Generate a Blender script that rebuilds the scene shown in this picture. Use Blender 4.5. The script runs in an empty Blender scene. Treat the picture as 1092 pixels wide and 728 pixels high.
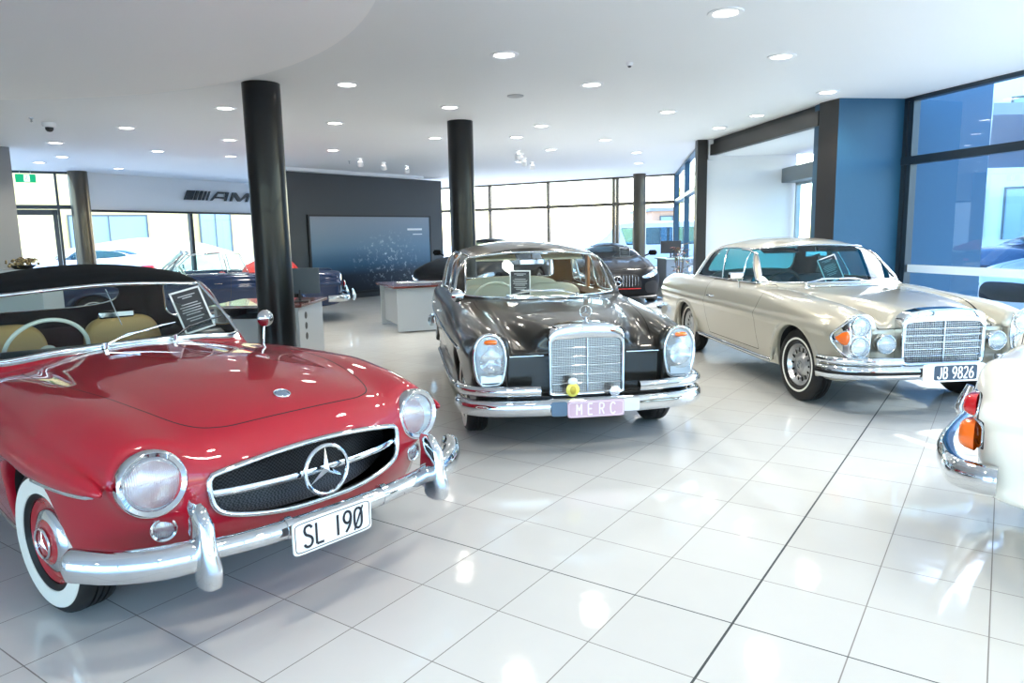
import bpy, math, random
import numpy as np
PI = math.pi
SC = bpy.context.scene
COL = SC.collection
random.seed(4)

# ------------------------------------------------------------------ materials
MATS = {}
def mat(name, col=(.8, .8, .8), rough=.5, metal=0., coat=0., emit=None, es=1., spec=.5, trans=0., alpha=1., sheen=0.):
    if name in MATS:
        return MATS[name]
    m = bpy.data.materials.new(name); m.use_nodes = True
    b = m.node_tree.nodes['Principled BSDF']
    b.inputs['Base Color'].default_value = (*col, 1)
    b.inputs['Roughness'].default_value = rough
    b.inputs['Metallic'].default_value = metal
    b.inputs['Coat Weight'].default_value = coat
    b.inputs['Coat Roughness'].default_value = .015
    b.inputs['Specular IOR Level'].default_value = spec
    b.inputs['Transmission Weight'].default_value = trans
    b.inputs['Sheen Weight'].default_value = sheen
    if emit:
        b.inputs['Emission Color'].default_value = (*emit, 1)
        b.inputs['Emission Strength'].default_value = es
    MATS[name] = m
    return m

def noise_bump(m, scale=40, strength=.1, dist=.01, detail=3):
    nt = m.node_tree; b = nt.nodes['Principled BSDF']
    tc = nt.nodes.new('ShaderNodeTexCoord')
    n = nt.nodes.new('ShaderNodeTexNoise'); n.inputs['Scale'].default_value = scale; n.inputs['Detail'].default_value = detail
    bp = nt.nodes.new('ShaderNodeBump'); bp.inputs['Strength'].default_value = strength; bp.inputs['Distance'].default_value = dist
    nt.links.new(tc.outputs['Object'], n.inputs['Vector'])
    nt.links.new(n.outputs['Fac'], bp.inputs['Height']); nt.links.new(bp.outputs['Normal'], b.inputs['Normal'])
    return m

def noise_color(m, c1, c2, scale=5, detail=3, lo=.35, hi=.65):
    nt = m.node_tree; b = nt.nodes['Principled BSDF']
    tc = nt.nodes.new('ShaderNodeTexCoord')
    n = nt.nodes.new('ShaderNodeTexNoise'); n.inputs['Scale'].default_value = scale; n.inputs['Detail'].default_value = detail
    r = nt.nodes.new('ShaderNodeValToRGB')
    r.color_ramp.elements[0].position = lo; r.color_ramp.elements[0].color = (*c1, 1)
    r.color_ramp.elements[1].position = hi; r.color_ramp.elements[1].color = (*c2, 1)
    nt.links.new(tc.outputs['Object'], n.inputs['Vector'])
    nt.links.new(n.outputs['Fac'], r.inputs['Fac']); nt.links.new(r.outputs['Color'], b.inputs['Base Color'])
    return m

def glass(name, tint=(.9, .95, .95), refl=1., extra=.0):
    """thin pane: see-through tinted sheet with a fresnel reflection"""
    if name in MATS:
        return MATS[name]
    m = bpy.data.materials.new(name); m.use_nodes = True
    nt = m.node_tree; nt.nodes.clear()
    o = nt.nodes.new('ShaderNodeOutputMaterial'); mx = nt.nodes.new('ShaderNodeMixShader')
    t = nt.nodes.new('ShaderNodeBsdfTransparent'); g = nt.nodes.new('ShaderNodeBsdfGlossy')
    f = nt.nodes.new('ShaderNodeFresnel'); f.inputs['IOR'].default_value = 1.5
    ge = nt.nodes.new('ShaderNodeNewGeometry')
    # same angle falloff on both faces of a thin sheet
    iv = nt.nodes.new('ShaderNodeMath'); iv.operation = 'MULTIPLY_ADD'; iv.inputs[1].default_value = 1 / 1.5 - 1.5; iv.inputs[2].default_value = 1.5
    nt.links.new(ge.outputs['Backfacing'], iv.inputs[0]); nt.links.new(iv.outputs[0], f.inputs['IOR'])
    ma = nt.nodes.new('ShaderNodeMath'); ma.operation = 'MULTIPLY_ADD'; ma.inputs[1].default_value = refl; ma.inputs[2].default_value = extra
    ma.use_clamp = True
    t.inputs['Color'].default_value = (*tint, 1); g.inputs['Roughness'].default_value = .0
    g.inputs['Color'].default_value = (1, 1, 1, 1)
    nt.links.new(f.outputs[0], ma.inputs[0]); nt.links.new(ma.outputs[0], mx.inputs[0])
    nt.links.new(t.outputs[0], mx.inputs[1]); nt.links.new(g.outputs[0], mx.inputs[2]); nt.links.new(mx.outputs[0], o.inputs[0])
    MATS[name] = m
    return m

def paint(name, col, flake=0., back=(.05, .05, .05), rough=.3, metal=None, coat=1.0):
    """car lacquer: outer face coated paint, inner face trim cloth"""
    if name in MATS:
        return MATS[name]
    m = mat(name, col, .5 if not flake else rough, flake if metal is None else metal, coat, spec=.25 if coat > .5 else .1)
    nt = m.node_tree; b = nt.nodes['Principled BSDF']; o = nt.nodes['Material Output']
    if flake:
        tc = nt.nodes.new('ShaderNodeTexCoord')
        n = nt.nodes.new('ShaderNodeTexNoise'); n.inputs['Scale'].default_value = 900
        r = nt.nodes.new('ShaderNodeMapRange'); r.inputs[3].default_value = rough - .06; r.inputs[4].default_value = rough + .08
        nt.links.new(tc.outputs['Object'], n.inputs['Vector']); nt.links.new(n.outputs['Fac'], r.inputs[0]); nt.links.new(r.outputs[0], b.inputs['Roughness'])
    d = nt.nodes.new('ShaderNodeBsdfDiffuse'); d.inputs['Color'].default_value = (*back, 1)
    ge = nt.nodes.new('ShaderNodeNewGeometry'); mx = nt.nodes.new('ShaderNodeMixShader')
    nt.links.new(ge.outputs['Backfacing'], mx.inputs[0]); nt.links.new(b.outputs[0], mx.inputs[1]); nt.links.new(d.outputs[0], mx.inputs[2])
    nt.links.new(mx.outputs[0], o.inputs['Surface'])
    return m

CHROME = mat('chrome', (.66, .69, .72), .04, 1.)
DARKCH = mat('dull_chrome', (.5, .52, .54), .2, 1.)
RUBBER = mat('rubber', (.012, .012, .013), .5, spec=.3)
BLACK = mat('black_plastic', (.012, .012, .013), .45)
VOID = mat('dark_recess', (.006, .006, .007), .8)
WHITEWALL = mat('whitewall', (.82, .80, .74), .45)
ALU = mat('aluminium', (.52, .53, .54), .28, 1.)
REDP = mat('red_enamel', (.42, .01, .02), .25, 0, 1)
ORANGE = mat('orange_lens', (.95, .17, .01), .12, 0, 1)
REDL = mat('red_lens', (.6, .01, .015), .12, 0, 1)
PLATEW = mat('plate_white', (.86, .87, .88), .35)
PLATEK = mat('plate_black', (.01, .012, .02), .35)
PAPER = mat('placard_black', (.02, .02, .024), .35)
PAPERW = mat('placard_white', (.8, .8, .8), .5)

# ------------------------------------------------------------------ objects
def tag(o, label=None, cat=None, group=None, kind=None):
    if label: o['label'] = label
    if cat: o['category'] = cat
    if group: o['group'] = group
    if kind: o['kind'] = kind
    return o

def empty(name, loc=(0, 0, 0), rz=0, label=None, cat=None, group=None, scale=1.):
    o = bpy.data.objects.new(name, None); COL.objects.link(o)
    o.location = loc; o.rotation_euler = (0, 0, rz); o.scale = (scale,) * 3; o.empty_display_size = .2
    return tag(o, label, cat, group)

def mesh_obj(name, V, F, m, parent=None, smooth=35, normals=None, label=None, bevel=0, seg=2, fmat=None, mats=None):
    me = bpy.data.meshes.new(name)
    me.from_pydata([tuple(map(float, v)) for v in V], [], [tuple(map(int, f)) for f in F])
    me.update()
    for q in (mats or [m]):
        me.materials.append(q)
    if fmat is not None:
        me.polygons.foreach_set('material_index', np.asarray(fmat, np.int32))
    if smooth is not None:
        me.polygons.foreach_set('use_smooth', np.ones(len(me.polygons), bool))
        if normals is not None:
            me.normals_split_custom_set_from_vertices([tuple(map(float, n)) for n in normals])
        elif smooth < 179:
            me.set_sharp_from_angle(angle=math.radians(smooth))
    o = bpy.data.objects.new(name, me); COL.objects.link(o)
    if parent is not None: o.parent = parent
    if label: o['label'] = label
    if bevel:
        b = o.modifiers.new('edge', 'BEVEL'); b.width = bevel; b.segments = seg; b.limit_method = 'ANGLE'; b.angle_limit = math.radians(40)
        b.harden_normals = False
    return o

def copy_tree(o, parent=None):
    c = o.copy(); COL.objects.link(c)
    if parent is not None: c.parent = parent
    for ch in list(o.children): copy_tree(ch, c)
    return c

class MB:
    """collects verts and faces of one mesh"""
    def __init__(s): s.v = []; s.f = []; s.m = []; s.cur = 0
    def add(s, V, F, M=None):
        n = len(s.v)
        V = np.asarray(V, float)
        if M is not None: V = M(V)
        s.v += [tuple(p) for p in V]; s.f += [tuple(i + n for i in f) for f in F]; s.m += [s.cur] * len(F)
        return s
    def box(s, lo, hi, M=None):
        (a, b, c), (d, e, f) = lo, hi
        return s.add([(a, b, c), (d, b, c), (d, e, c), (a, e, c), (a, b, f), (d, b, f), (d, e, f), (a, e, f)],
                     [(0, 3, 2, 1), (4, 5, 6, 7), (0, 1, 5, 4), (1, 2, 6, 5), (2, 3, 7, 6), (3, 0, 4, 7)], M)
    def boxc(s, c, d, M=None):
        c = np.array(c, float); d = np.array(d, float) / 2
        return s.box(c - d, c + d, M)
    def prism(s, pts, z0, z1, axis='z', M=None, cap=True):
        """pts: 2D outline (counter-clockwise) extruded along axis"""
        n = len(pts); P = []
        for z in (z0, z1):
            for a, b in pts:
                P.append({'z': (a, b, z), 'x': (z, a, b), 'y': (b, z, a)}[axis])
        F = [(i, (i + 1) % n, n + (i + 1) % n, n + i) for i in range(n)]
        if cap: F += [tuple(range(n))[::-1], tuple(range(n, 2 * n))]
        return s.add(P, F, M)
    def tube(s, pts, r, n=10, closed=False, cap=True, up=(0, 0, 1), flat=1., M=None):
        """round (or flattened) bar along a polyline; r may be a list"""
        P = np.array(pts, float); k = len(P)
        r = np.broadcast_to(np.asarray(r, float), (k,))
        T = np.roll(P, -1, 0) - np.roll(P, 1, 0)
        if not closed: T[0] = P[1] - P[0]; T[-1] = P[-1] - P[-2]
        T /= np.linalg.norm(T, axis=1)[:, None] + 1e-12
        u = np.array(up, float); V = []
        a = u - T[0] * (u @ T[0])
        if np.linalg.norm(a) < 1e-3: a = np.cross(T[0], (1, 0.3, 0))
        a /= np.linalg.norm(a)
        for i in range(k):
            a = a - T[i] * (a @ T[i]); a /= np.linalg.norm(a) + 1e-12
            b = np.cross(T[i], a)
            for j in range(n):
                t = 2 * PI * j / n
                V.append(P[i] + r[i] * (math.cos(t) * a + flat * math.sin(t) * b))
        F = []
        for i in range(k if closed else k - 1):
            q = (i + 1) % k
            for j in range(n):
                F.append((i * n + j, i * n + (j + 1) % n, q * n + (j + 1) % n, q * n + j))
        if cap and not closed:
            F += [tuple(range(n))[::-1], tuple(range((k - 1) * n, k * n))]
        return s.add(V, F, M)
    def lathe(s, prof, n=32, axis='y', c=(0, 0, 0), M=None, closed=False, cap=False, sx=1., sz=1.):
        """prof: (radius, offset) pairs spun about axis"""
        k = len(prof); V = []
        for r, o in prof:
            for j in range(n):
                t = 2 * PI * j / n; a, b = r * math.cos(t) * sx, r * math.sin(t) * sz
                V.append({'y': (c[0] + a, c[1] + o, c[2] + b), 'x': (c[0] + o, c[1] + a, c[2] + b), 'z': (c[0] + a, c[1] + b, c[2] + o)}[axis])
        F = []
        for i in range(k if closed else k - 1):
            q = (i + 1) % k
            for j in range(n):
                F.append((i * n + j, q * n + j, q * n + (j + 1) % n, i * n + (j + 1) % n))
        if cap: F += [tuple(range(n)), tuple(range((k - 1) * n, k * n))[::-1]]
        return s.add(V, F, M)
    def sweep(s, path, prof, cap=True, closed=False, M=None, scale=None, tilt=None):
        """profile (out, up) swept along a path in plan; out is to the right of travel"""
        P = np.array(path, float); k = len(P); n = len(prof)
        T = np.roll(P, -1, 0) - np.roll(P, 1, 0)
        if not closed: T[0] = P[1] - P[0]; T[-1] = P[-1] - P[-2]
        V = []
        for i in range(k):
            t = T[i].copy(); t[2] = 0; t /= np.linalg.norm(t) + 1e-12
            o = np.array([t[1], -t[0], 0]); q = 1. if scale is None else scale[i]
            for a, b in prof: V.append(P[i] + o * a * q + np.array([0, 0, b * q]))
        F = []
        for i in range(k if closed else k - 1):
            q = (i + 1) % k
            for j in range(n):
                F.append((i * n + j, q * n + j, q * n + (j + 1) % n, i * n + (j + 1) % n))
        if cap and not closed: F += [tuple(range(n)), tuple(range((k - 1) * n, k * n))[::-1]]
        return s.add(V, F, M)
    def dome(s, out, h, rings=8, axis='x', c=0., power=2., M=None):
        """outline in a plane bulging by h along axis (lens, emblem, bulb)"""
        out = np.array(out, float); ctr = out.mean(0); n = len(out); V = []
        for i in range(rings):
            q = 1 - i / rings; hh = h * (1 - q ** power)
            for p in out:
                a = ctr + (p - ctr) * q
                V.append({'x': (c + hh, a[0], a[1]), 'y': (a[0], c + hh, a[1]), 'z': (a[0], a[1], c + hh)}[axis])
        V.append({'x': (c + h, *ctr), 'y': (ctr[0], c + h, ctr[1]), 'z': (*ctr, c + h)}[axis])
        F = [(i * n + j, i * n + (j + 1) % n, (i + 1) * n + (j + 1) % n, (i + 1) * n + j) for i in range(rings - 1) for j in range(n)]
        F += [((rings - 1) * n + j, (rings - 1) * n + (j + 1) % n, rings * n) for j in range(n)]
        return s.add(V, F, M)
    def obj(s, name, m, parent=None, **k):
        if isinstance(m, (list, tuple)):
            return mesh_obj(name, s.v, s.f, None, parent, mats=m, fmat=s.m, **k)
        return mesh_obj(name, s.v, s.f, m, parent, **k)

def RT(loc=(0, 0, 0), rx=0, ry=0, rz=0, s=1.):
    """point transform: scale, rotate x then y then z, move"""
    cx, sx, cy, sy, cz, sz = math.cos(rx), math.sin(rx), math.cos(ry), math.sin(ry), math.cos(rz), math.sin(rz)
    R = np.array([[cz, -sz, 0], [sz, cz, 0], [0, 0, 1]]) @ np.array([[cy, 0, sy], [0, 1, 0], [-sy, 0, cy]]) @ np.array([[1, 0, 0], [0, cx, -sx], [0, sx, cx]])
    return lambda V: (np.asarray(V, float) * s) @ R.T + np.array(loc, float)

def ell(a, b, n=32, c=(0, 0), p=2.):
    """superellipse outline"""
    o = []
    for i in range(n):
        t = 2 * PI * i / n; x, y = math.cos(t), math.sin(t)
        o.append((c[0] + a * math.copysign(abs(x) ** (2 / p), x), c[1] + b * math.copysign(abs(y) ** (2 / p), y)))
    return o

def cr(pts, n=8, closed=False):
    """Catmull-Rom through points"""
    P = np.array(pts, float); k = len(P); out = []
    for i in range(k if closed else k - 1):
        g = (lambda j: P[j % k]) if closed else (lambda j: P[min(max(j, 0), k - 1)])
        p0, p1, p2, p3 = g(i - 1), g(i), g(i + 1), g(i + 2)
        for t in np.arange(n) / n:
            out.append(.5 * (2 * p1 + (p2 - p0) * t + (2 * p0 - 5 * p1 + 4 * p2 - p3) * t * t + (3 * p1 - p0 - 3 * p2 + p3) * t ** 3))
    if not closed: out.append(P[-1])
    return np.array(out)

GLYPH = {   # pen strokes in a box half as wide as high
    'S': [[(.47, .86), (.36, .98), (.25, 1), (.10, .96), (.03, .80), (.10, .62), (.26, .52), (.42, .40), (.47, .22), (.38, .05), (.24, 0), (.10, .03), (.0, .15)]],
    'L': [[(.04, 1), (.04, 0)], [(.04, 0), (.46, 0)]], '1': [[(.2, 1), (.2, 0)]],
    '9': [[(.47, .70), (.40, .50), (.24, .43), (.08, .52), (.02, .72), (.10, .93), (.25, 1), (.41, .92), (.47, .70), (.42, .40), (.30, .18), (.12, 0)]],
    '0': [[(.25, 1), (.40, .93), (.48, .72), (.48, .28), (.40, .07), (.25, 0), (.10, .07), (.02, .28), (.02, .72), (.10, .93), (.25, 1)]],
    'M': [[(.02, 0), (.02, 1)], [(.02, 1), (.26, .4)], [(.26, .4), (.50, 1)], [(.50, 1), (.50, 0)]],
    'E': [[(.04, 0), (.04, 1)], [(.04, 1), (.46, 1)], [(.04, .53), (.40, .53)], [(.04, 0), (.46, 0)]],
    'R': [[(.04, 0), (.04, 1)], [(.04, 1), (.30, 1), (.45, .90), (.46, .68), (.34, .52), (.04, .50)], [(.26, .50), (.48, 0)]],
    'C': [[(.47, .82), (.38, .96), (.25, 1), (.10, .92), (.02, .70), (.02, .30), (.10, .08), (.25, 0), (.38, .04), (.47, .18)]],
    'J': [[(.42, 1), (.42, .25), (.34, .05), (.20, 0), (.07, .06), (.02, .2)]],
    'B': [[(.04, 0), (.04, 1)], [(.04, 1), (.30, 1), (.42, .90), (.42, .66), (.30, .54), (.04, .54)], [(.30, .54), (.46, .42), (.46, .14), (.32, 0), (.04, 0)]],
    '8': [[(.25, 1), (.41, .92), (.42, .66), (.25, .53), (.08, .66), (.09, .92), (.25, 1)], [(.25, .53), (.45, .40), (.46, .12), (.25, 0), (.04, .12), (.05, .40), (.25, .53)]],
    '2': [[(.03, .82), (.12, .96), (.26, 1), (.42, .92), (.46, .72), (.38, .50), (.02, 0)], [(.02, 0), (.48, 0)]],
    '6': [[(.40, 1), (.18, .76), (.05, .48), (.02, .26), (.10, .06), (.25, 0), (.42, .08), (.48, .28), (.42, .48), (.26, .56), (.10, .48), (.03, .30)]]}
def strokes(parent, s, h, m, x, c, z, t=.12, gap=.16, sx=1., adv=None):
    """painted characters on a plate facing +x, centred on (c, z); one part per character"""
    W = []; 
    for ch in s: W.append({' ': .30, '1': .40}.get(ch, .52) * h * sx)
    tot = sum(W) + gap * h * sx * (len(s) - 1); y = c - tot / 2; end = y
    for ch, w_ in zip(s, W):
        if ch != ' ':
            b = MB()
            for st in GLYPH[ch]:
                P = cr(st, 5) if len(st) > 2 else np.array(st); P = [(x, y + p[0] * h * sx, z + (p[1] - .5) * h) for p in P]
                b.tube(P, t * h * .5, 6, up=(1, 0, 0))
                b.v = [(x + (v[0] - x) * .12, v[1], v[2]) for v in b.v]
            b.obj('letter', m, parent, smooth=50)
        end = y + w_; y += w_ + gap * h * sx
    return end

def text(name, s, size, m, parent, loc, rot, depth=.001, align='CENTER', sx=1., off=0., shear=0.):
    c = bpy.data.curves.new(name, 'FONT'); c.body = s; c.size = size; c.extrude = depth; c.align_x = align; c.align_y = 'CENTER'
    c.offset = off; c.shear = shear; c.resolution_u = 3
    c.materials.append(m)
    t = bpy.data.objects.new(name, c); COL.objects.link(t); bpy.context.view_layer.update()
    me = bpy.data.meshes.new_from_object(t.evaluated_get(bpy.context.evaluated_depsgraph_get()))
    bpy.data.objects.remove(t); bpy.data.curves.remove(c); me.name = name
    if not me.materials: me.materials.append(m)
    o = bpy.data.objects.new(name, me); COL.objects.link(o); o.parent = parent; o.location = loc; o.rotation_euler = rot; o.scale = (sx, 1, 1)
    return o

# ------------------------------------------------------------------ implicit bodies
def smax(a, b, k):
    h = np.maximum(k - np.abs(a - b), 0) / k
    return np.maximum(a, b) + h * h * k * .25
def smin(a, b, k): return -smax(-a, -b, k)

def crv(xs, ys):
    """monotone cubic through knots"""
    xs = np.array(xs, float); ys = np.array(ys, float)
    if xs[0] > xs[-1]: xs, ys = xs[::-1], ys[::-1]
    d = np.diff(ys) / np.diff(xs); m = np.zeros(len(xs)); m[0], m[-1] = d[0], d[-1]
    for i in range(1, len(xs) - 1):
        if d[i - 1] * d[i] > 0:
            w1, w2 = 2 * (xs[i + 1] - xs[i]) + xs[i] - xs[i - 1], xs[i + 1] - xs[i] + 2 * (xs[i] - xs[i - 1])
            m[i] = (w1 + w2) / (w1 / d[i - 1] + w2 / d[i])
    def f(x):
        x = np.asarray(x, float); xc = np.clip(x, xs[0], xs[-1]); i = np.clip(np.searchsorted(xs, xc) - 1, 0, len(xs) - 2)
        h = xs[i + 1] - xs[i]; t = (xc - xs[i]) / h
        return (ys[i] * (1 + 2 * t) * (1 - t) ** 2 + h * m[i] * t * (1 - t) ** 2 + ys[i + 1] * t * t * (3 - 2 * t) + h * m[i + 1] * t * t * (t - 1)
                + np.where(x < xs[0], (x - xs[0]) * m[0], 0) + np.where(x > xs[-1], (x - xs[-1]) * m[-1], 0))
    return f

def poly(pts, n=0):
    """signed distance (negative inside) to a closed 2D outline"""
    P = np.array(pts, float)
    if n: P = cr(P, n, True)
    Q = np.roll(P, -1, 0)
    def f(a, b):
        d = np.full(np.shape(a), 1e9); s = np.zeros(np.shape(a), bool)
        for (x0, y0), (x1, y1) in zip(P, Q):
            ex, ey = x1 - x0, y1 - y0
            wx, wy = a - x0, b - y0
            t = np.clip((wx * ex + wy * ey) / (ex * ex + ey * ey + 1e-12), 0, 1)
            d = np.minimum(d, (wx - ex * t) ** 2 + (wy - ey * t) ** 2)
            if y0 != y1:
                s ^= ((y0 > b) != (y1 > b)) & (a < x0 + (b - y0) * ex / ey)
        return np.where(s, -1, 1) * np.sqrt(d)
    return f

class Surf:
    def __init__(s, F, lo, hi, h):
        s.F = F; s.h = h
        X = np.arange(lo[0], hi[0] + h, h); Y = -h / 2 + h * np.arange(int(hi[1] / h) + 3); Z = np.arange(lo[2], hi[2] + h, h)
        D = F(X[:, None, None], Y[None, :, None], Z[None, None, :])
        D = np.broadcast_to(D, (len(X), len(Y), len(Z))).astype(np.float32)
        S = D < 0
        def c8(A): return [A[i:A.shape[0] - 1 + i, j:A.shape[1] - 1 + j, k:A.shape[2] - 1 + k] for i in (0, 1) for j in (0, 1) for k in (0, 1)]
        cc = c8(S); any_ = cc[0].copy(); all_ = cc[0].copy()
        for q in cc[1:]: any_ |= q; all_ &= q
        act = any_ & ~all_
        I = np.argwhere(act); idx = np.full(act.shape, -1, np.int64); idx[act] = np.arange(len(I))
        acc = np.zeros((len(I), 3)); cnt = np.zeros(len(I))
        cor = [(i, j, k) for i in (0, 1) for j in (0, 1) for k in (0, 1)]
        for a in cor:
            for ax in range(3):
                if a[ax]: continue
                b = list(a); b[ax] = 1
                da = D[tuple((I + a).T)].astype(float); db = D[tuple((I + b).T)].astype(float)
                m = (da < 0) != (db < 0); t = np.where(m, da / np.where(m, da - db, 1), 0)
                p = np.tile(np.array(a, float), (len(I), 1)); p[:, ax] += t
                acc += p * m[:, None]; cnt += m
        V = (I + acc / cnt[:, None]) * h + np.array([X[0], Y[0], Z[0]])
        V[I[:, 1] == 0, 1] = 0
        Q = []
        def quads(A, B, offs, mn):
            ch = A != B; J = np.argwhere(ch)
            ok = np.ones(len(J), bool)
            for ax, lowv in enumerate(mn): ok &= J[:, ax] >= lowv
            for ax in range(3): ok &= J[:, ax] < act.shape[ax] + (0 if mn[ax] == 0 else 0)
            J = J[ok]; inside = A[tuple(J.T)]
            q = np.stack([idx[tuple((J + o).T)] for o in offs], 1)
            q = np.where(inside[:, None], q, q[:, ::-1]); Q.append(q[(q >= 0).all(1)])
        quads(S[:-1], S[1:], [(0, -1, -1), (0, 0, -1), (0, 0, 0), (0, -1, 0)], (0, 1, 1))
        quads(S[:, :-1], S[:, 1:], [(-1, 0, -1), (-1, 0, 0), (0, 0, 0), (0, 0, -1)], (1, 0, 1))
        quads(S[:, :, :-1], S[:, :, 1:], [(-1, -1, 0), (0, -1, 0), (0, 0, 0), (-1, 0, 0)], (1, 1, 0))
        Q = np.concatenate(Q)
        V = s.proj(V, V[:, 1] == 0)
        ctr = V[:, 1] == 0
        mp = np.arange(len(V)); add = np.where(~ctr)[0]; mp2 = mp.copy(); mp2[add] = len(V) + np.arange(len(add))
        V2 = V[add] * np.array([1, -1, 1]); Q2 = mp2[Q][:, ::-1]
        s.V = np.concatenate([V, V2]); s.Q = np.concatenate([Q, Q2])
        s.parts = {'body': (s.Q, [])}; s.slot = {}
        s.segs = {}
    def grad(s, V, e=.0015):
        g = np.empty_like(V)
        for a in range(3):
            d = np.zeros(3); d[a] = e; A, B = V + d, V - d
            g[:, a] = (s.F(A[:, 0], A[:, 1], A[:, 2]) - s.F(B[:, 0], B[:, 1], B[:, 2])) / (2 * e)
        return g
    def proj(s, V, flat=None, it=3):
        V = V.copy()
        for _ in range(it):
            g = s.grad(V); f = s.F(V[:, 0], V[:, 1], V[:, 2])
            n2 = (g * g).sum(1) + 1e-6; d = -(f / n2)[:, None] * g
            l = np.linalg.norm(d, axis=1); d *= np.minimum(1, .6 * s.h / (l + 1e-9))[:, None]
            if flat is not None: d[flat, 1] = 0
            V += d
        return V
    def cut(s, faces, g):
        Q, P = faces; gv = g(s.V); gv = np.where(np.abs(gv) < 1e-7, 1e-7, gv)
        sg = gv[Q] < 0; n = sg.sum(1)
        neg = (Q[n == 4], []); pos = (Q[n == 0], []); new = []; base = len(s.V); cache = {}; segs = []
        work = [tuple(q) for q in Q[(n > 0) & (n < 4)]] + list(P)
        def cv(a, b):
            key = (a, b) if a < b else (b, a)
            if key not in cache:
                a, b = key; t = gv[a] / (gv[a] - gv[b]); new.append(s.V[a] * (1 - t) + s.V[b] * t); cache[key] = base + len(new) - 1
            return cache[key]
        for f in work:
            sf = [gv[i] < 0 for i in f]
            if all(sf): neg[1].append(f); continue
            if not any(sf): pos[1].append(f); continue
            A, B, sgm = [], [], []
            for i, a in enumerate(f):
                b = f[(i + 1) % len(f)]
                (A if sf[i] else B).append(a)
                if sf[i] != sf[(i + 1) % len(f)]:
                    c = cv(a, b); A.append(c); B.append(c); sgm.append(c)
            if len(A) > 2: neg[1].append(tuple(A))
            if len(B) > 2: pos[1].append(tuple(B))
            if len(sgm) == 2: segs.append(tuple(sgm))
        if new: s.V = np.concatenate([s.V, s.proj(np.array(new), it=1)])
        return neg, pos, segs
    def panel(s, name, g, gap=.002, frm='body', keep=True):
        """move the region g<0 to its own part, leaving a dark seam"""
        neg, pos, seg = s.cut(s.parts[frm], (lambda V: g(V) + gap) if gap else g)
        s.segs[name] = seg
        if gap:
            strip, pos, _ = s.cut(pos, lambda V: g(V) - gap)
            a = s.slot.setdefault(frm, ([], [])); a[0].append(strip[0]); a[1].extend(strip[1])
        s.parts[frm] = pos
        if keep:
            o = s.parts.get(name)
            s.parts[name] = neg if o is None else (np.concatenate([o[0], neg[0]]), o[1] + neg[1])
    def pair(s, name, g, gap=.002):
        """the same panel on both flanks"""
        s.panel(name + '+', lambda V: np.maximum(g(V), .02 - V[:, 1]), gap)
        s.panel(name + '-', lambda V: np.maximum(g(V), .02 + V[:, 1]), gap)
    def build_pair(s, name, m, parent, as_=None):
        for q in '+-': s.build(name + q, m, parent, as_ or name)
    def loops(s, name, smooth=3, step=.02):
        """boundary polylines of a cut"""
        adj = {}
        for a, b in s.segs[name]: adj.setdefault(a, []).append(b); adj.setdefault(b, []).append(a)
        out = []; seen = set()
        ends = [k for k in adj if len(adj[k]) == 1]
        for st in ends + list(adj):
            if st in seen: continue
            L = [st]; seen.add(st)
            while True:
                nx = [q for q in adj[L[-1]] if q not in seen]
                if not nx: break
                L.append(nx[0]); seen.add(nx[0])
            if len(L) < 6: continue
            closed = L[0] in adj[L[-1]] and len(L) > 8
            P = s.V[L]
            out.append((resample(P, step, closed, smooth), closed))
        return out
    def hit(s, A, axis, start=None, back=0.):
        """march from outside along an axis onto the surface: A rows are points whose axis coordinate is replaced"""
        A = np.array(A, float); sg = -1. if back == 0. else 1.
        ax = 'xyz'.index(axis); st = A[:, ax].copy() if start is None else np.full(len(A), start)
        lo = st.copy(); f = np.zeros(len(A), bool)
        for i in range(400):
            B = A.copy(); B[:, ax] = np.where(f, lo, st - np.sign(st + 1e-9) * .01 * (i + 1)); v = s.F(B[:, 0], B[:, 1], B[:, 2])
            newh = (v < 0) & ~f; lo[newh] = B[newh, ax]; f |= newh
            if f.all(): break
        hi = lo + np.sign(st + 1e-9) * .01
        for _ in range(10):
            mid = (lo + hi) / 2; B = A.copy(); B[:, ax] = mid; v = s.F(B[:, 0], B[:, 1], B[:, 2]) < 0
            lo = np.where(v, mid, lo); hi = np.where(v, hi, mid)
        B = A.copy(); B[:, ax] = lo
        return B
    def build(s, part, m, parent, name=None, offset=0., label=None, dark=VOID):
        Q, P = s.parts[part]; F = [tuple(q) for q in Q] + list(P); fm = [0] * len(F)
        if part in s.slot:
            for q in s.slot[part][0]: F += [tuple(x) for x in q]
            F += s.slot[part][1]; fm += [1] * (len(F) - len(fm))
        if not F: return None
        used = np.unique(np.concatenate([np.array(f) for f in F])); mp = np.full(len(s.V), -1); mp[used] = np.arange(len(used))
        V = s.V[used]; N = s.grad(V); N /= np.linalg.norm(N, axis=1)[:, None] + 1e-9
        V = V + N * offset
        F = [tuple(int(mp[i]) for i in f) for f in F]
        return mesh_obj(name or part, V, F, m, parent, smooth=180, normals=N, fmat=fm, mats=[m, dark], label=label)

def resample(P, step, closed=False, smooth=3):
    P = np.array(P, float)
    for _ in range(smooth):
        if closed: P = .25 * np.roll(P, 1, 0) + .5 * P + .25 * np.roll(P, -1, 0)
        else: P[1:-1] = .25 * P[:-2] + .5 * P[1:-1] + .25 * P[2:]
    if closed: P = np.vstack([P, P[:1]])
    d = np.r_[0, np.cumsum(np.linalg.norm(np.diff(P, axis=0), axis=1))]
    n = max(4, int(d[-1] / step)); t = np.linspace(0, d[-1], n + 1)
    R = np.stack([np.interp(t, d, P[:, i]) for i in range(3)], 1)
    return R[:-1] if closed else R
# ------------------------------------------------------------------ shared car pieces
def star_pts(R, r=.16):
    o = []
    for i in range(6):
        t = PI / 2 + i * PI / 3; q = R if i % 2 == 0 else R * r
        o.append((q * math.cos(t), q * math.sin(t)))
    return o

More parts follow.
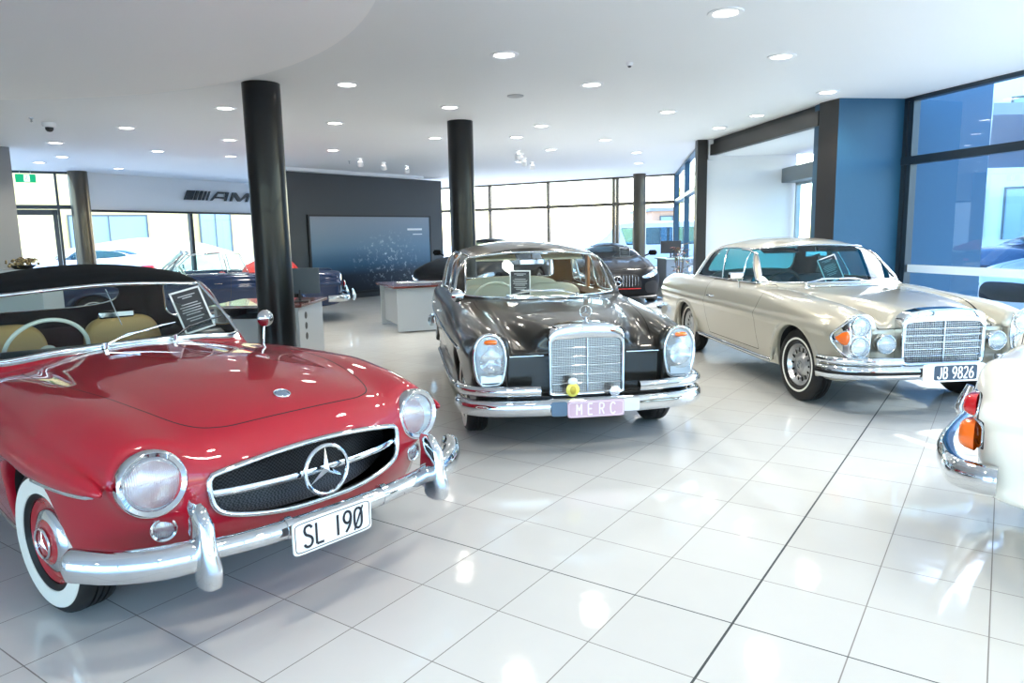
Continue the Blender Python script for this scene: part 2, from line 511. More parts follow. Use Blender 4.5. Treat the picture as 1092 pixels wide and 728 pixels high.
def star_badge(name, R, parent, loc, rot=(0, 0, 0), m=None, ring=.09, depth=.012, label=None):
    """three-pointed ridge star in a ring, facing +x"""
    b = MB(); P = star_pts(R * .95); n = len(P)
    V = [(0, p[0], p[1]) for p in P] + [(depth, 0, 0), (-depth * .5, 0, 0)]
    F = [(i, (i + 1) % n, n) for i in range(n)] + [((i + 1) % n, i, n + 1) for i in range(n)]
    b.add(V, F)
    b.tube([(0, R * math.cos(t), R * math.sin(t)) for t in np.linspace(0, 2 * PI, 41)[:-1]], R * ring, 8, closed=True, up=(1, 0, 0))
    o = b.obj(name, m or CHROME, parent, smooth=30, label=label); o.location = loc; o.rotation_euler = rot
    return o

def wheel(parent, x, y, R=.32, W=.17, rim=.185, style='cap', white=True, steer=0., cap_m=None, segs=56):
    """outer face looks to +y before placing; sides are turned"""
    side = 1 if y > 0 else -1
    b = MB(); h = W / 2
    if style == 'cap':
        b.lathe([(rim * .98, h * .75), (rim * .93, h * .8), (rim * .86, h * .62), (rim * .72, h * .55), (rim * .70, h * .45), (0.001, h * .42)], segs)
        b.lathe([(rim, -h * .8), (rim * .9, -h * .6), (rim * .85, h * .6)], segs)
    else:
        b.lathe([(rim * .99, h * .78), (rim * .93, h * .84), (rim * .88, h * .6), (rim * .82, h * .42), (rim * .80, h * .3)], segs)
        b.lathe([(rim, -h * .8), (rim * .86, -h * .6), (rim * .8, h * .3)], segs)
    w = b.obj('wheel', ALU if style != 'cap' else cap_m or ALU, parent, smooth=30)
    w.location = (x, y, R); w.rotation_euler = (0, 0, (0 if side > 0 else PI) + steer)
    t = MB()
    pr = [(rim * .97, -h * .8), (rim * 1.06, -h * .97), (R * .82, -h), (R * .93, -h * .93), (R * .985, -h * .74), (R, -h * .5)]
    for gx in (-.3, 0, .3):
        pr += [(R, (gx - .06) * h), (R - .007, (gx - .045) * h), (R - .007, (gx + .045) * h), (R, (gx + .06) * h)]
    pr += [(R, h * .5), (R * .985, h * .74), (R * .93, h * .93), (R * .82, h), (rim * 1.06, h * .97), (rim * .97, h * .8)]
    t.lathe(pr, segs); t.obj('tyre', RUBBER, w, smooth=35)
    if white:
        r0, r1 = (rim * 1.05, R * .86) if white is True else white
        q = MB(); q.lathe([(r0, h * .9), (r0 + .004, h * .99 + .003), ((r0 + r1) / 2, h + .004), (r1 - .004, h * .99 + .003), (r1, h * .93)], segs)
        q.obj('whitewall', WHITEWALL, w, smooth=60)
    if style == 'cap':                     # domed chrome cap with painted centre
        q = MB(); q.lathe([(rim * .74, h * .5), (rim * .73, h * .72), (rim * .68, h * .86), (rim * .52, h * .98), (rim * .5, h * .94), (.001, h * .94)], segs)
        q.obj('hubcap', CHROME, w, smooth=40)
        q = MB(); q.lathe([(rim * .50, h * .96), (rim * .42, h * 1.06), (rim * .25, h * 1.13), (.001, h * 1.15)], segs)
        q.obj('hub_centre', cap_m or REDP, w, smooth=60)
        s = star_badge('star', rim * .33, w, (0, h * 1.16, 0), (0, 0, PI / 2), depth=.006)
    elif style == 'vent':                  # dished alloy with a ring of slots
        q = MB(); q.lathe([(rim * .82, h * .42), (rim * .74, h * .5), (rim * .60, h * .30), (rim * .40, h * .55), (rim * .36, h * .62), (rim * .30, h * .62), (.001, h * .66)], segs)
        q.obj('hubcap', ALU, w, smooth=35)
        for i in range(14):
            a = 2 * PI * i / 14
            q = MB(); q.add(*rbox((rim * .46, 0, 0), (rim * .2, .004, rim * .09)), M=None)
            V = np.array(q.v); V[:, 0] += rim * .22; V[:, 1] += h * .52
            c, s_ = math.cos(a), math.sin(a); V = np.stack([V[:, 0] * c - V[:, 2] * s_, V[:, 1], V[:, 0] * s_ + V[:, 2] * c], 1)
            q.v = [tuple(p) for p in V]; q.obj('vent_slot', VOID, w, smooth=30)
        star_badge('star', rim * .17, w, (0, h * .68, 0), (0, 0, PI / 2), depth=.004)
    elif style == 'full':                  # full width chrome trim ring and cap
        q = MB(); q.lathe([(rim * .98, h * .8), (rim * .9, h * .9), (rim * .74, h * .55), (rim * .6, h * .6), (rim * .56, h * .8), (rim * .3, h * .95), (.001, h * .98)], segs)
        q.obj('hubcap', CHROME, w, smooth=40)
    elif style == 'spoke':
        q = MB(); q.lathe([(rim * .2, h * .3), (rim * .2, h * .7), (rim * .12, h * .78), (.001, h * .78)], 20)
        for i in range(5):
            for d in (-.16, .16):
                a = 2 * PI * i / 5 + d; c, s_ = math.cos(a), math.sin(a)
                q.tube([(rim * .15 * c, h * .6, rim * .15 * s_), (rim * .9 * c, h * .7, rim * .9 * s_)], .012, 6)
        q.obj('spokes', ALU, w, smooth=30)
    return w

def rbox(c, d, ch=.25):
    """box with cut corners: verts, faces"""
    c = np.array(c, float); d = np.array(d, float) / 2; e = min(d) * ch; V = []; F = []
    def P(x, y, z): V.append((c[0] + x, c[1] + y, c[2] + z)); return len(V) - 1
    idx = {}
    for sx in (-1, 1):
        for sy in (-1, 1):
            for sz in (-1, 1):
                idx[sx, sy, sz] = (P(sx * d[0], sy * (d[1] - e), sz * (d[2] - e)), P(sx * (d[0] - e), sy * d[1], sz * (d[2] - e)), P(sx * (d[0] - e), sy * (d[1] - e), sz * d[2]))
    def fx(l, flip): F.append(tuple(l[::-1]) if flip else tuple(l))
    for s in (-1, 1):
        fx([idx[s, a, b][0] for a, b in ((-1, -1), (1, -1), (1, 1), (-1, 1))], s < 0)
        fx([idx[a, s, b][1] for a, b in ((-1, -1), (1, -1), (1, 1), (-1, 1))], s > 0)
        fx([idx[a, b, s][2] for a, b in ((-1, -1), (1, -1), (1, 1), (-1, 1))], s < 0)
    for a in (-1, 1):
        for b in (-1, 1):
            fx([idx[a, b, -1][0], idx[a, b, 1][0], idx[a, b, 1][1], idx[a, b, -1][1]], a * b < 0)
            fx([idx[a, -1, b][0], idx[a, 1, b][0], idx[a, 1, b][2], idx[a, -1, b][2]], a * b > 0)
            fx([idx[-1, a, b][1], idx[1, a, b][1], idx[1, a, b][2], idx[-1, a, b][2]], a * b < 0)
            for g in (-1, 1): fx(idx[a, b, g], a * b * g < 0)
    return V, F

def round_lamp(name, parent, c, R, tilt=0., yaw=0., ring=.16, lensm=None, ringm=None, bulge=.3, depth=.03):
    """chrome ringed round lamp facing +x; returns lens"""
    b = MB(); r = R * (1 - ring)
    b.lathe([(R * .98, -depth * 2), (R, -depth), (R, 0), (R * .97, R * ring * .5), (R * .92, R * ring * .62), (r, R * ring * .25), (r * .99, -.004)], 40, 'x')
    o = b.obj(name, ringm or CHROME, parent, smooth=50); o.location = c; o.rotation_euler = (0, tilt, yaw)
    q = MB(); q.dome(ell(r, r, 40), r * bulge, 9, 'x', -.002); q.obj('lens', lensm or LENS, o, smooth=60)
    q = MB(); q.lathe([(r * .98, -.004), (r * .7, -.05), (r * .3, -.075), (.001, -.08)], 32, 'x'); q.obj('reflector', DARKCH if R < .05 else REFL, o, smooth=60)
    return o

def lens_mat(name, ribs=160, col=(.9, .94, .95), wob=.5):
    m = bpy.data.materials.new(name); m.use_nodes = True; nt = m.node_tree; nt.nodes.clear()
    o = nt.nodes.new('ShaderNodeOutputMaterial'); mx = nt.nodes.new('ShaderNodeMixShader')
    t = nt.nodes.new('ShaderNodeBsdfTransparent'); g = nt.nodes.new('ShaderNodeBsdfGlossy'); g.inputs['Roughness'].default_value = .06
    d = nt.nodes.new('ShaderNodeBsdfDiffuse'); d.inputs['Color'].default_value = (.66, .78, .88, 1)
    tc = nt.nodes.new('ShaderNodeTexCoord'); w = nt.nodes.new('ShaderNodeTexWave'); w.bands_direction = 'Y'; w.inputs['Scale'].default_value = ribs; w.inputs['Distortion'].default_value = wob
    bp = nt.nodes.new('ShaderNodeBump'); bp.inputs['Strength'].default_value = .6; bp.inputs['Distance'].default_value = .004
    nt.links.new(tc.outputs['Object'], w.inputs['Vector']); nt.links.new(w.outputs['Fac'], bp.inputs['Height']); nt.links.new(bp.outputs[0], g.inputs['Normal'])
    t.inputs['Color'].default_value = (*col, 1)
    m2 = nt.nodes.new('ShaderNodeMixShader'); m2.inputs[0].default_value = .28
    nt.links.new(t.outputs[0], m2.inputs[1]); nt.links.new(d.outputs[0], m2.inputs[2])
    mx.inputs[0].default_value = .28
    nt.links.new(m2.outputs[0], mx.inputs[1]); nt.links.new(g.outputs[0], mx.inputs[2]); nt.links.new(mx.outputs[0], o.inputs[0])
    return m
LENS = lens_mat('ribbed_lens', 45)
REFL = mat('silvered_bowl', (.62, .70, .78), .3, 1.)

def plate(name, parent, c, w, h, txt, bg, fg, rot=(0, 0, 0), size=None, frame=None, spx=.8, tk=.12, band=None):
    """number plate facing +x"""
    b = MB(); b.prism(ell(w / 2, h / 2, 40, p=12), -.004, .004, 'x')
    o = b.obj(name, frame or bg, parent, smooth=30); o.location = c; o.rotation_euler = rot
    if band:
        q = MB(); q.prism(ell(band[1] / 2, band[2] / 2, 40, (band[0], 0), p=14), .004, .0055, 'x'); q.obj('plate_field', bg, o, smooth=30)
        cx = band[0]
    else:
        q = MB(); P = ell(w / 2 - .009, h / 2 - .009, 40, p=12)
        q.tube([(.0045, a, b_) for a, b_ in P], .0018, 5, closed=True, up=(1, 0, 0)); q.obj('border_line', fg, o); cx = 0
    o['tx1'] = strokes(o, txt, size or h * .8, fg, .0062, cx, 0, t=tk, sx=spx)
    return o

def strip_on(S, pts, axis, start, r, name, m, parent, n=8, flat=1., off=.0, step=.03, closed=False, label=None):
    """trim bar following the body: pts are 3D with the marched axis ignored"""
    P = np.array(pts, float); P = resample(P, step, smooth=0)
    P = S.hit(P, axis, start)
    if off: N = S.grad(P); P = P + N / np.linalg.norm(N, axis=1)[:, None] * off
    P = resample(P, step, smooth=2)
    k = len(P); rr = np.full(k, r); rr[0] *= .4; rr[-1] *= .4
    return MB().tube(P, rr, n, flat=flat, up=(0, 0, 1)).obj(name, m, parent, smooth=60, label=label)

def trim_loops(S, part, r, name, m, parent, off=0., n=8, keep=None, flat=1., smooth=4):
    """chrome bead around every opening of a cut, one part per opening"""
    for P, closed in S.loops(part, smooth):
        if keep and not keep(P): continue
        N = S.grad(P); P = P + N / (np.linalg.norm(N, axis=1)[:, None] + 1e-9) * off
        MB().tube(P, r, n, closed=closed, flat=flat).obj(name, m, parent, smooth=60)

def seat(parent, c, w, m, name='seat', back_h=.5, lean=.22, depth=.48):
    x, y, z = c
    b = MB(); b.add(*rbox((x, y, z), (depth, w, .14), .5)); o = b.obj(name, m, parent, smooth=50, bevel=.04, seg=4)
    b = MB(); b.prism([(p, q + back_h / 2) for p, q in ell(w / 2, back_h / 2, 36, p=3.6)], -.06, .06, 'x', M=RT((x - depth / 2, y, z + .02), ry=-lean)); b.obj('seat_back', m, o, smooth=50, bevel=.035, seg=4)
    return o

def steering_wheel(parent, c, R, tilt, m, hub=None):
    b = MB(); th = np.linspace(0, 2 * PI, 49)[:-1]
    b.tube([(0, R * math.cos(t), R * math.sin(t)) for t in th], .012, 8, closed=True, up=(1, 0, 0))
    for t in (0, PI): b.tube([(.0, R * math.cos(t), R * math.sin(t)), (.03, 0, 0)], .007, 6)
    b.tube([(.03, 0, 0), (.35, 0, -.0)], .02, 8); b.lathe([(.001, -.01), (.05, 0), (.05, .03), (.001, .035)], 20, 'x')
    o = b.obj('steering_wheel', m, parent, smooth=50); o.location = c; o.rotation_euler = (0, tilt, 0)
    q = MB(); q.tube([(-.008, R * .7 * math.cos(t), R * .7 * math.sin(t)) for t in np.linspace(PI, 2 * PI, 24)], .005, 6, up=(1, 0, 0)); q.obj('horn_ring', CHROME, o, smooth=50)
    return o

def wiper(parent, base, tip, blade_dir, L=.38, lift=.02):
    base, tip = np.array(base, float), np.array(tip, float); d = np.array(blade_dir, float); d /= np.linalg.norm(d)
    b = MB(); b.tube([base, (base + tip) / 2 + (0, 0, lift), tip], [.007, .005, .004], 6); b.lathe([(.012, -.02), (.014, .012), (.001, .016)], 12, 'z', c=base)
    o = b.obj('wiper', CHROME, parent, smooth=50)
    P = [tip - d * L / 2, tip - d * L / 4 + (0, 0, lift * .3), tip + d * L / 4 + (0, 0, lift * .3), tip + d * L / 2]
    q = MB(); q.tube(P, [.003, .006, .006, .003], 6); q.obj('wiper_blade', DARKCH, o, smooth=50)
    return o

def placard(car, loc, rz, tilt, label, w=.21, h=.30, roll=0.):
    """black information card with a white edge leaning inside the windscreen; faces +x of the car"""
    M = car.matrix_world if False else None
    X, Y, _ = car.location; a = car.rotation_euler[2]; s = car.scale[0]
    p = np.array(loc) * s; wx = X + math.cos(a) * p[0] - math.sin(a) * p[1]; wy = Y + math.sin(a) * p[0] + math.cos(a) * p[1]
    o = empty('information_placard', (wx, wy, p[2]), a + rz, label, 'sign')
    b = MB(); R = RT(rx=roll, ry=-tilt); b.box((-.003, -w / 2, 0), (.0, w / 2, h), M=R); bd = b.obj('card', PAPER, o, smooth=30)
    f = MB(); t = .011
    for lo, hi in (((0, -w / 2, 0), (.004, -w / 2 + t, h)), ((0, w / 2 - t, 0), (.004, w / 2, h)), ((0, -w / 2, 0), (.004, w / 2, t)), ((0, -w / 2, h - t), (.004, w / 2, h))): f.box(lo, hi, M=R)
    f.obj('white_edge', PAPERW, o, smooth=30)
    g = MB()
    for zz, ww in ((.86, .42), (.81, .24), (.66, .40), (.60, .52), (.54, .46), (.48, .50), (.42, .36), (.33, .44), (.27, .3)):
        g.box((.001, -w * ww / 1.5, zz * h - .003), (.0022, w * ww / 1.5, zz * h + .003), M=R)
    g.obj('printed_lines', mat('print_grey', (.45, .45, .46), .6), o, smooth=30)
    k = MB(); k.box((-.12, -.03, .0), (-.01, .03, .004)); k.tube([(-.11, 0, .003), (-.03 - math.sin(tilt) * h * .5, 0, h * .55 * math.cos(tilt))], .004, 6); k.obj('strut', BLACK, o)
    return o
# ------------------------------------------------------------------ red roadster
def build_red():
    zc = crv([-3.45, -3.2, -2.9, -2.5, -2.0, -1.3, -.9, -.3, 0, .3, .5, .62, .72, .80], [.50, .66, .76, .85, .90, .92, .93, .93, .915, .885, .845, .805, .74, .62])
    w = crv([-3.45, -3.2, -2.9, -2.3, -1.8, -1.2, -.6, 0, .35, .6, .8], [.55, .68, .76, .84, .82, .80, .82, .835, .82, .79, .72])
    zb = crv([-3.45, -3.0, -2.6, 0, .5, .8], [.36, .26, .19, .19, .28, .34])
    fr = crv([-2.2, -1.8, -1.2, -.5, 0, .3, .5, .62], [.05, .12, .17, .19, .19, .165, .14, .124])
    fz = crv([-2.2, -1.2, -.5, 0, .3, .62], [.58, .65, .675, .678, .675, .655])
    fy = crv([-2.2, -.5, 0, .3, .62], [.70, .655, .645, .63, .612])
    rr = crv([-3.35, -3.1, -2.6, -2.2, -1.8, -1.4], [.08, .13, .19, .20, .15, .05])
    rz = crv([-3.35, -3.1, -2.6, -2.2, -1.8, -1.4], [.66, .675, .68, .68, .66, .6])
    def side(x, z): return w(x) - np.where(z > .55, .55 * (z - .55) ** 2, .55 * (z - .55) ** 2)
    def xw(y, z): return -1.025 - .11 * (y / .6) ** 2 - (z - .94) * (.90 + .2 * (z - .94))
    zr = crv([-1.2, -1.35, -1.55, -1.8, -2.1, -2.4, -2.65], [1.24, 1.285, 1.335, 1.355, 1.32, 1.20, .96])
    def low(x, y, z):
        ay = np.abs(y)
        F = smax(z - (zc(x) - .22 * ay ** 2), ay - side(x, z), .22)
        F = smax(F, x - (.765 - .165 * (ay / .62) ** 2.8 - np.where(z < .5, 1.6, .35) * (z - .5) ** 2), .10)
        F = smax(F, -3.42 + .25 * (ay / .7) ** 3 - x, .14)
        f = np.sqrt((ay - fy(x)) ** 2 + (z - fz(x)) ** 2) - fr(x)
        f = smax(f, x - (.615 - .25 * (z - .655)), .035)
        g = np.sqrt((ay - .66) ** 2 + (z - rz(x)) ** 2) - rr(x)
        F = smin(smin(F, smax(f, -2.2 - x, .05), .10), smax(g, np.abs(x + 2.4) - .98, .05), .10)
        # streamlined brows over the wheels
        for cx in (0., -2.42):
            t = (x - cx) / .64
            e = np.sqrt(((z - (.695 - .02 * t - .02 * t * t)) / 1.0) ** 2 + (ay - .828 + .055 * t * t) ** 2) - .062 * np.sqrt(np.clip(1 - t * t, .003, 1))
            e = np.where(np.abs(t) < 1, e, np.maximum(e, .03))
            F = smin(F, e, .03)
        return smax(F, zb(x) - z, .06)
    def gh(x, y, z):
        ay = np.abs(y)
        F = smax(z - (zr(x) + .01 - .065 * (ay / .55) ** 2), ay - (.695 - .27 * (z - .92)), .08)
        F = smax(F, x - xw(y, z), .035)
        F = smax(F, -2.74 + .75 * (z - .9) + .15 * ay ** 2 - x, .12)
        return np.maximum(F, .8 - z)
    def F(x, y, z):
        ay = np.abs(y)
        f = smin(low(x, y, z), gh(x, y, z), .02)
        for cx in (0, -2.4):
            a = np.maximum(np.sqrt((x - cx) ** 2 + (z - .315) ** 2) - .362, .54 - ay)
            f = smax(f, -a, .018)
        return f
    S = Surf(F, (-3.55, 0, .1), (.92, .95, 1.4), .0125)
    car = empty('red_roadster', (-1.381, 3.345, 0), math.radians(-41.4), 'red 1950s roadster with black soft top, whitewall tyres and plate SL 190', 'car', scale=1.018)
    red = paint('red_lacquer', (.37, .001, .016), rough=.32, back=(.02, .02, .02))
    tan = mat('tan_leather', (.68, .40, .14), .5); soft = noise_bump(mat('black_canvas', (.007, .0075, .009), .9, spec=.2), 300, .2, .002)
    clear = glass('car_glass', (.86, .91, .90))
    # openings
    ws = poly([(-.35, .932), (-.52, .915), (-.62, .908), (-.66, .94), (-.565, 1.205), (-.50, 1.225), (0, 1.252), (.50, 1.225), (.565, 1.205), (.66, .94), (.62, .908), (.52, .915), (.35, .932), (0, .940)], 6)
    S.panel('windshield', lambda V: np.maximum(ws(V[:, 1], V[:, 2]), -1.42 - V[:, 0]), 0)
    sw = poly([(-1.25, .96), (-1.40, 1.19), (-1.5, 1.225), (-2.0, 1.22), (-2.14, 1.10), (-2.12, .96)], 6)
    S.panel('cowl_strip', lambda V: np.maximum(np.maximum(ws(V[:, 1], V[:, 2]) - .022, V[:, 2] - 1.0), np.maximum(-1.3 - V[:, 0], V[:, 0] - xw(V[:, 1], V[:, 2]) - .035)), 0)
    S.pair('side_window', lambda V: np.maximum(sw(V[:, 0], V[:, 2]), .45 - np.abs(V[:, 1])), 0)
    rw = poly(ell(.46, .085, 30, (0, 1.12), 3))
    S.panel('rear_window', lambda V: np.maximum(rw(V[:, 1], V[:, 2]), V[:, 0] + 2.2), 0)
    S.panel('soft_top', lambda V: np.maximum(.935 - V[:, 2], np.minimum(V[:, 0] - (xw(V[:, 1], V[:, 2]) - .03), 1.222 - V[:, 2])), .001)
    GR = [(-.435, .625), (-.425, .525), (-.36, .485), (-.18, .452), (0, .445), (.18, .452), (.36, .485), (.425, .525), (.435, .625), (.40, .65), (.2, .678), (0, .686), (-.2, .678), (-.40, .65)]
    gr = poly(GR, 5)
    S.panel('grille_hole', lambda V: np.maximum(gr(V[:, 1], V[:, 2]), .35 - V[:, 0]), 0, keep=False)
    for k, c in enumerate((0, -2.4)):
        S.pair('wheel_well%d' % k, lambda V: np.maximum(np.sqrt((V[:, 0] - c) ** 2 + (V[:, 2] - .315) ** 2) - .385, np.abs(V[:, 1]) - (side(V[:, 0], V[:, 2]) - .03)), 0)
    hd = poly([(-.86, -.59), (-.5, -.595), (-.1, -.56), (.3, -.49), (.52, -.42), (.60, -.33), (.625, -.2), (.635, 0), (.625, .2), (.60, .33), (.52, .42), (.3, .49), (-.1, .56), (-.5, .595), (-.86, .59), (-.90, .5), (-.88, .2), (-.87, 0), (-.88, -.2), (-.90, -.5)], 6)
    S.panel('hood', lambda V: np.maximum(hd(V[:, 0], V[:, 1]), .66 - V[:, 2]), .0028)
    dr = poly([(-1.12, .3), (-1.16, .915), (-2.05, .915), (-2.0, .6), (-1.85, .3)])
    S.pair('door', lambda V: np.maximum(dr(V[:, 0], V[:, 2]), .5 - np.abs(V[:, 1])), .0025)
    tr = poly([(-2.30, -.42), (-2.30, .42), (-2.75, .45), (-3.15, .36), (-3.22, 0), (-3.15, -.36), (-2.75, -.45)], 5)
    S.panel('boot_lid', lambda V: np.maximum(tr(V[:, 0], V[:, 1]), .6 - V[:, 2]), .0025)
    S.build('body', red, car); S.build('hood', red, car); S.build('boot_lid', red, car); S.build('cowl_strip', CHROME, car)
    S.build_pair('door', red, car); S.build('soft_top', soft, car, label='black canvas soft top')
    S.build_pair('wheel_well0', VOID, car, 'wheel_well'); S.build_pair('wheel_well1', VOID, car, 'wheel_well')
    S.build('windshield', clear, car); S.build_pair('side_window', clear, car); S.build('rear_window', clear, car)
    trim_loops(S, 'windshield', .011, 'windshield_trim', CHROME, car, .003)
    trim_loops(S, 'rear_window', .006, 'rear_window_trim', CHROME, car, .003)
    for q in '+-': trim_loops(S, 'side_window' + q, .007, 'side_window_trim', CHROME, car, .003)
    trim_loops(S, 'grille_hole', .012, 'grille_surround', CHROME, car, .006, flat=1.3)
    # grille
    P = cr(GR, 4, True)
    P = [(a * 1.06, (b - .565) * 1.15 + .565) for a, b in P]
    xg = lambda y: .69 - .20 * (abs(y) / .62) ** 2.6
    b = MB(); V = []
    for q in (1, .66, .33): V += [(xg(a * q) - (.02 if q == 1 else .05), a * q, (c - .565) * q + .565) for a, c in P]
    n = len(P); Fc = [(i + k * n, (i + 1) % n + k * n, (i + 1) % n + (k + 1) * n, i + (k + 1) * n) for k in (0, 1) for i in range(n)] + [tuple(range(2 * n, 3 * n))]
    mesh_m = mat('grille_mesh', (.03, .03, .035), .4, .6)
    nt = mesh_m.node_tree; tc = nt.nodes.new('ShaderNodeTexCoord'); ck = nt.nodes.new('ShaderNodeTexChecker'); ck.inputs['Scale'].default_value = 130
    ck.inputs['Color1'].default_value = (.004, .004, .005, 1); ck.inputs['Color2'].default_value = (.035, .035, .04, 1)
    nt.links.new(tc.outputs['Object'], ck.inputs['Vector']); nt.links.new(ck.outputs['Color'], nt.nodes['Principled BSDF'].inputs['Base Color'])
    b.add(V, Fc); b.obj('grille', mesh_m, car, smooth=180)
    b = MB(); P2 = [(xg(y) + .075, y, .572) for y in np.linspace(-.475, .475, 25)]
    b.sweep(P2, [(-.006, -.010), (.006, -.013), (.012, 0), (.006, .013), (-.006, .010)], cap=True); b.obj('grille_bar', CHROME, car, smooth=50)
    star_badge('grille_star', .098, car, (.80, 0, .575), (0, -.05, 0), ring=.085, depth=.02)
    # lamps
    for s in (-1, 1):
        round_lamp('headlight', car, (.655, .612 * s, .655), .121, tilt=-.08, yaw=.06 * s, depth=.045, ring=.2)
        p = S.hit([(1.2, .585 * s, .475)], 'x', 1.2)[0]
        round_lamp('parking_light', car, (p[0] + .014, p[1], p[2]), .046, yaw=.25 * s, depth=.014, ring=.22)
    # bumper
    path = cr([(.575, -.865, .432), (.625, -.835, .43), (.695, -.765, .42), (.77, -.65, .415), (.82, -.50, .415)], 6)
    prof = [(-.02, -.05), (.012, -.062), (.045, -.045), (.058, 0), (.045, .045), (.012, .062), (-.02, .05), (-.035, 0)]
    for s in (-1, 1):
        Q = path.copy(); Q[:, 1] *= -s
        if s == 1: Q = path
        else: Q = (path * [1, -1, 1])[::-1]
        k = len(Q); sc = np.ones(k); e = 0 if s == 1 else k - 1
        for i in range(3): sc[abs(e - i)] = (.6, .88, .97)[i]
        MB().sweep(Q, prof, scale=sc).obj('bumper_corner', CHROME, car, smooth=60)
    Q = cr([(.795, -.52, .415), (.845, -.30, .415), (.862, 0, .415), (.845, .30, .415), (.795, .52, .415)], 8)
    MB().sweep(Q, [(a * .72, c * .62) for a, c in prof]).obj('bumper_bar', CHROME, car, smooth=60)
    for y in (-.225, .225):
        MB().tube([(.80, y - .012, .415), (.80, y + .012, .415)], .001).v
        b = MB(); x0 = .84; b.sweep([(x0 + .008, y - .014, .415), (x0 + .008, y + .014, .415)], [(a * .85, c * .75) for a, c in prof]); b.obj('bumper_band', CHROME, car, smooth=60)
    for s in (-1, 1):     # tall overriders
        b = MB(); C = (.835, .535 * s); zz = [.31, .325, .38, .45, .53, .58, .60]; dx = [.022, .034, .045, .042, .034, .02, .008]; wy = [.03, .036, .036, .034, .03, .022, .01]
        V = []
        for z, d, e in zip(zz, dx, wy):
            for (a, c) in ell(1, 1, 18, p=2.6): V.append((C[0] + .02 * (z < .42) - (z > .53) * (z - .53) * .5 + a * (d + .03), C[1] + c * e, z))
        n = 18; Fc = [(i * n + j, i * n + (j + 1) % n, (i + 1) * n + (j + 1) % n, (i + 1) * n + j) for i in range(len(zz) - 1) for j in range(n)] + [tuple(range(n))[::-1], tuple(range((len(zz) - 1) * n, len(zz) * n))]
        b.add(V, Fc); b.obj('overrider', CHROME, car, smooth=50)
    # rear bumper
    Q = cr([(-3.0, .86, .42), (-3.35, .74, .42), (-3.52, .4, .42), (-3.56, 0, .42), (-3.52, -.4, .42), (-3.35, -.74, .42), (-3.0, -.86, .42)], 5)[::-1]
    MB().sweep(Q[::-1], [(a, c) for a, c in prof]).obj('rear_bumper', CHROME, car, smooth=60)
    pl = plate('number_plate', car, (.935, -.075, .395), .355, .13, 'SL 190', PLATEW, PLATEK, size=.082, spx=.90, tk=.145)
    q = MB(); y1 = pl['tx1']; q.tube([(.0068, y1 - .040, -.046), (.0068, y1 + .004, .046)], .0032, 6); q.obj('zero_slash', PLATEK, pl)
    q = MB(); q.boxc((.905, -.06, .41), (.045, .3, .03)); q.obj('plate_bracket', CHROME, car)
    # emblem, trim, handles
    p = S.hit([(.50, 0, 1.2)], 'z', 1.2)[0]
    b = MB(); b.dome(ell(.032, .032, 28), .008, 5, 'z'); e = b.obj('hood_emblem', mat('emblem_blue', (.35, .45, .6), .15, .8), car, smooth=60); e.location = p + (0, 0, .001); e.rotation_euler = (0, .32, 0)
    q = MB(); q.tube([(.033 * math.cos(t), .033 * math.sin(t), .003) for t in np.linspace(0, 2 * PI, 29)[:-1]], .004, 6, closed=True); q.obj('emblem_ring', CHROME, e, smooth=60)
    for s in (-1, 1):
        for cx in (0., -2.42):
            T = np.linspace(-.93, .96, 30)
            pts = [(cx + .64 * t, 1.2 * s, .695 - .02 * t - .02 * t * t - .040 * math.sqrt(1 - t * t)) for t in T]
            strip_on(S, pts, 'y', 1.2 * s, .008, 'brow_strip', CHROME, car)
        strip_on(S, [(-2.0, 1.2 * s, .235), (-.42, 1.2 * s, .235)], 'y', 1.2 * s, .012, 'sill_strip', CHROME, car)
        # fender mirror / door handle
        h = S.hit([(-1.85, 1.2 * s, .76), (-1.96, 1.2 * s, .76)], 'y', 1.2 * s)
        MB().tube([h[0], h[0] + (0, .03 * s, 0), h[1] + (0, .03 * s, 0), h[1]], .007, 6).obj('door_handle', CHROME, car, smooth=50)
        wheel(car, -.04, .70 * s, .305, .165, .185, 'cap', (.20, .272), cap_m=REDP, steer=.12)
        wheel(car, -2.4, .70 * s, .305, .165, .185, 'cap', (.20, .272), cap_m=REDP)
        b = MB(); b.dome(ell(.05, .06, 20, (.70 * s * 1., .62)), .03, 5, 'x', 3.33); b.v = [(-v[0], v[1], v[2]) for v in b.v]; b.f = [f[::-1] for f in b.f]; b.obj('tail_light', REDL, car, smooth=60)
    h = S.hit([(-.82, .67, 1.2)], 'z', 1.2)[0]
    b = MB(); b.tube([h, h + (.0, .01, .10), h + (0, .02, .13)], .007, 8); b.lathe([(.052, .0), (.05, .012), (.034, .035), (.001, .046)], 24, 'x', c=h + (0, .02, .155)); b.obj('wing_mirror', CHROME, car, smooth=50)
    # cabin
    b = MB(); b.box((-2.6, -.74, .2), (-1.10, .74, .24)); b.box((-1.12, -.74, .2), (-1.10, .74, .82)); b.box((-2.62, -.70, .2), (-2.6, .70, .90)); b.obj('cabin_tub', mat('cabin_carpet', (.03, .012, .012), .9), car)
    b = MB(); V = []
    for y in np.linspace(-.62, .62, 17):
        x0 = -1.13 - .1 * (y / .6) ** 2; V += [(x0 + .06, y, .90), (x0 - .02, y, .935), (x0 - .10, y, .93), (x0 - .14, y, .89), (x0 - .13, y, .74)]
    b.add(V, [(i * 5 + j, i * 5 + j + 1, i * 5 + j + 6, i * 5 + j + 5) for i in range(16) for j in range(4)]); b.obj('dashboard', mat('dash_dark', (.02, .035, .045), .3, 0, .5), car, smooth=50)
    for s in (-1, 1):
        seat(car, (-1.86, .36 * s, .42), .50, tan, back_h=.56)
    steering_wheel(car, (-1.50, -.30, .875), .215, .42, mat('ivory', (.75, .78, .70), .3))
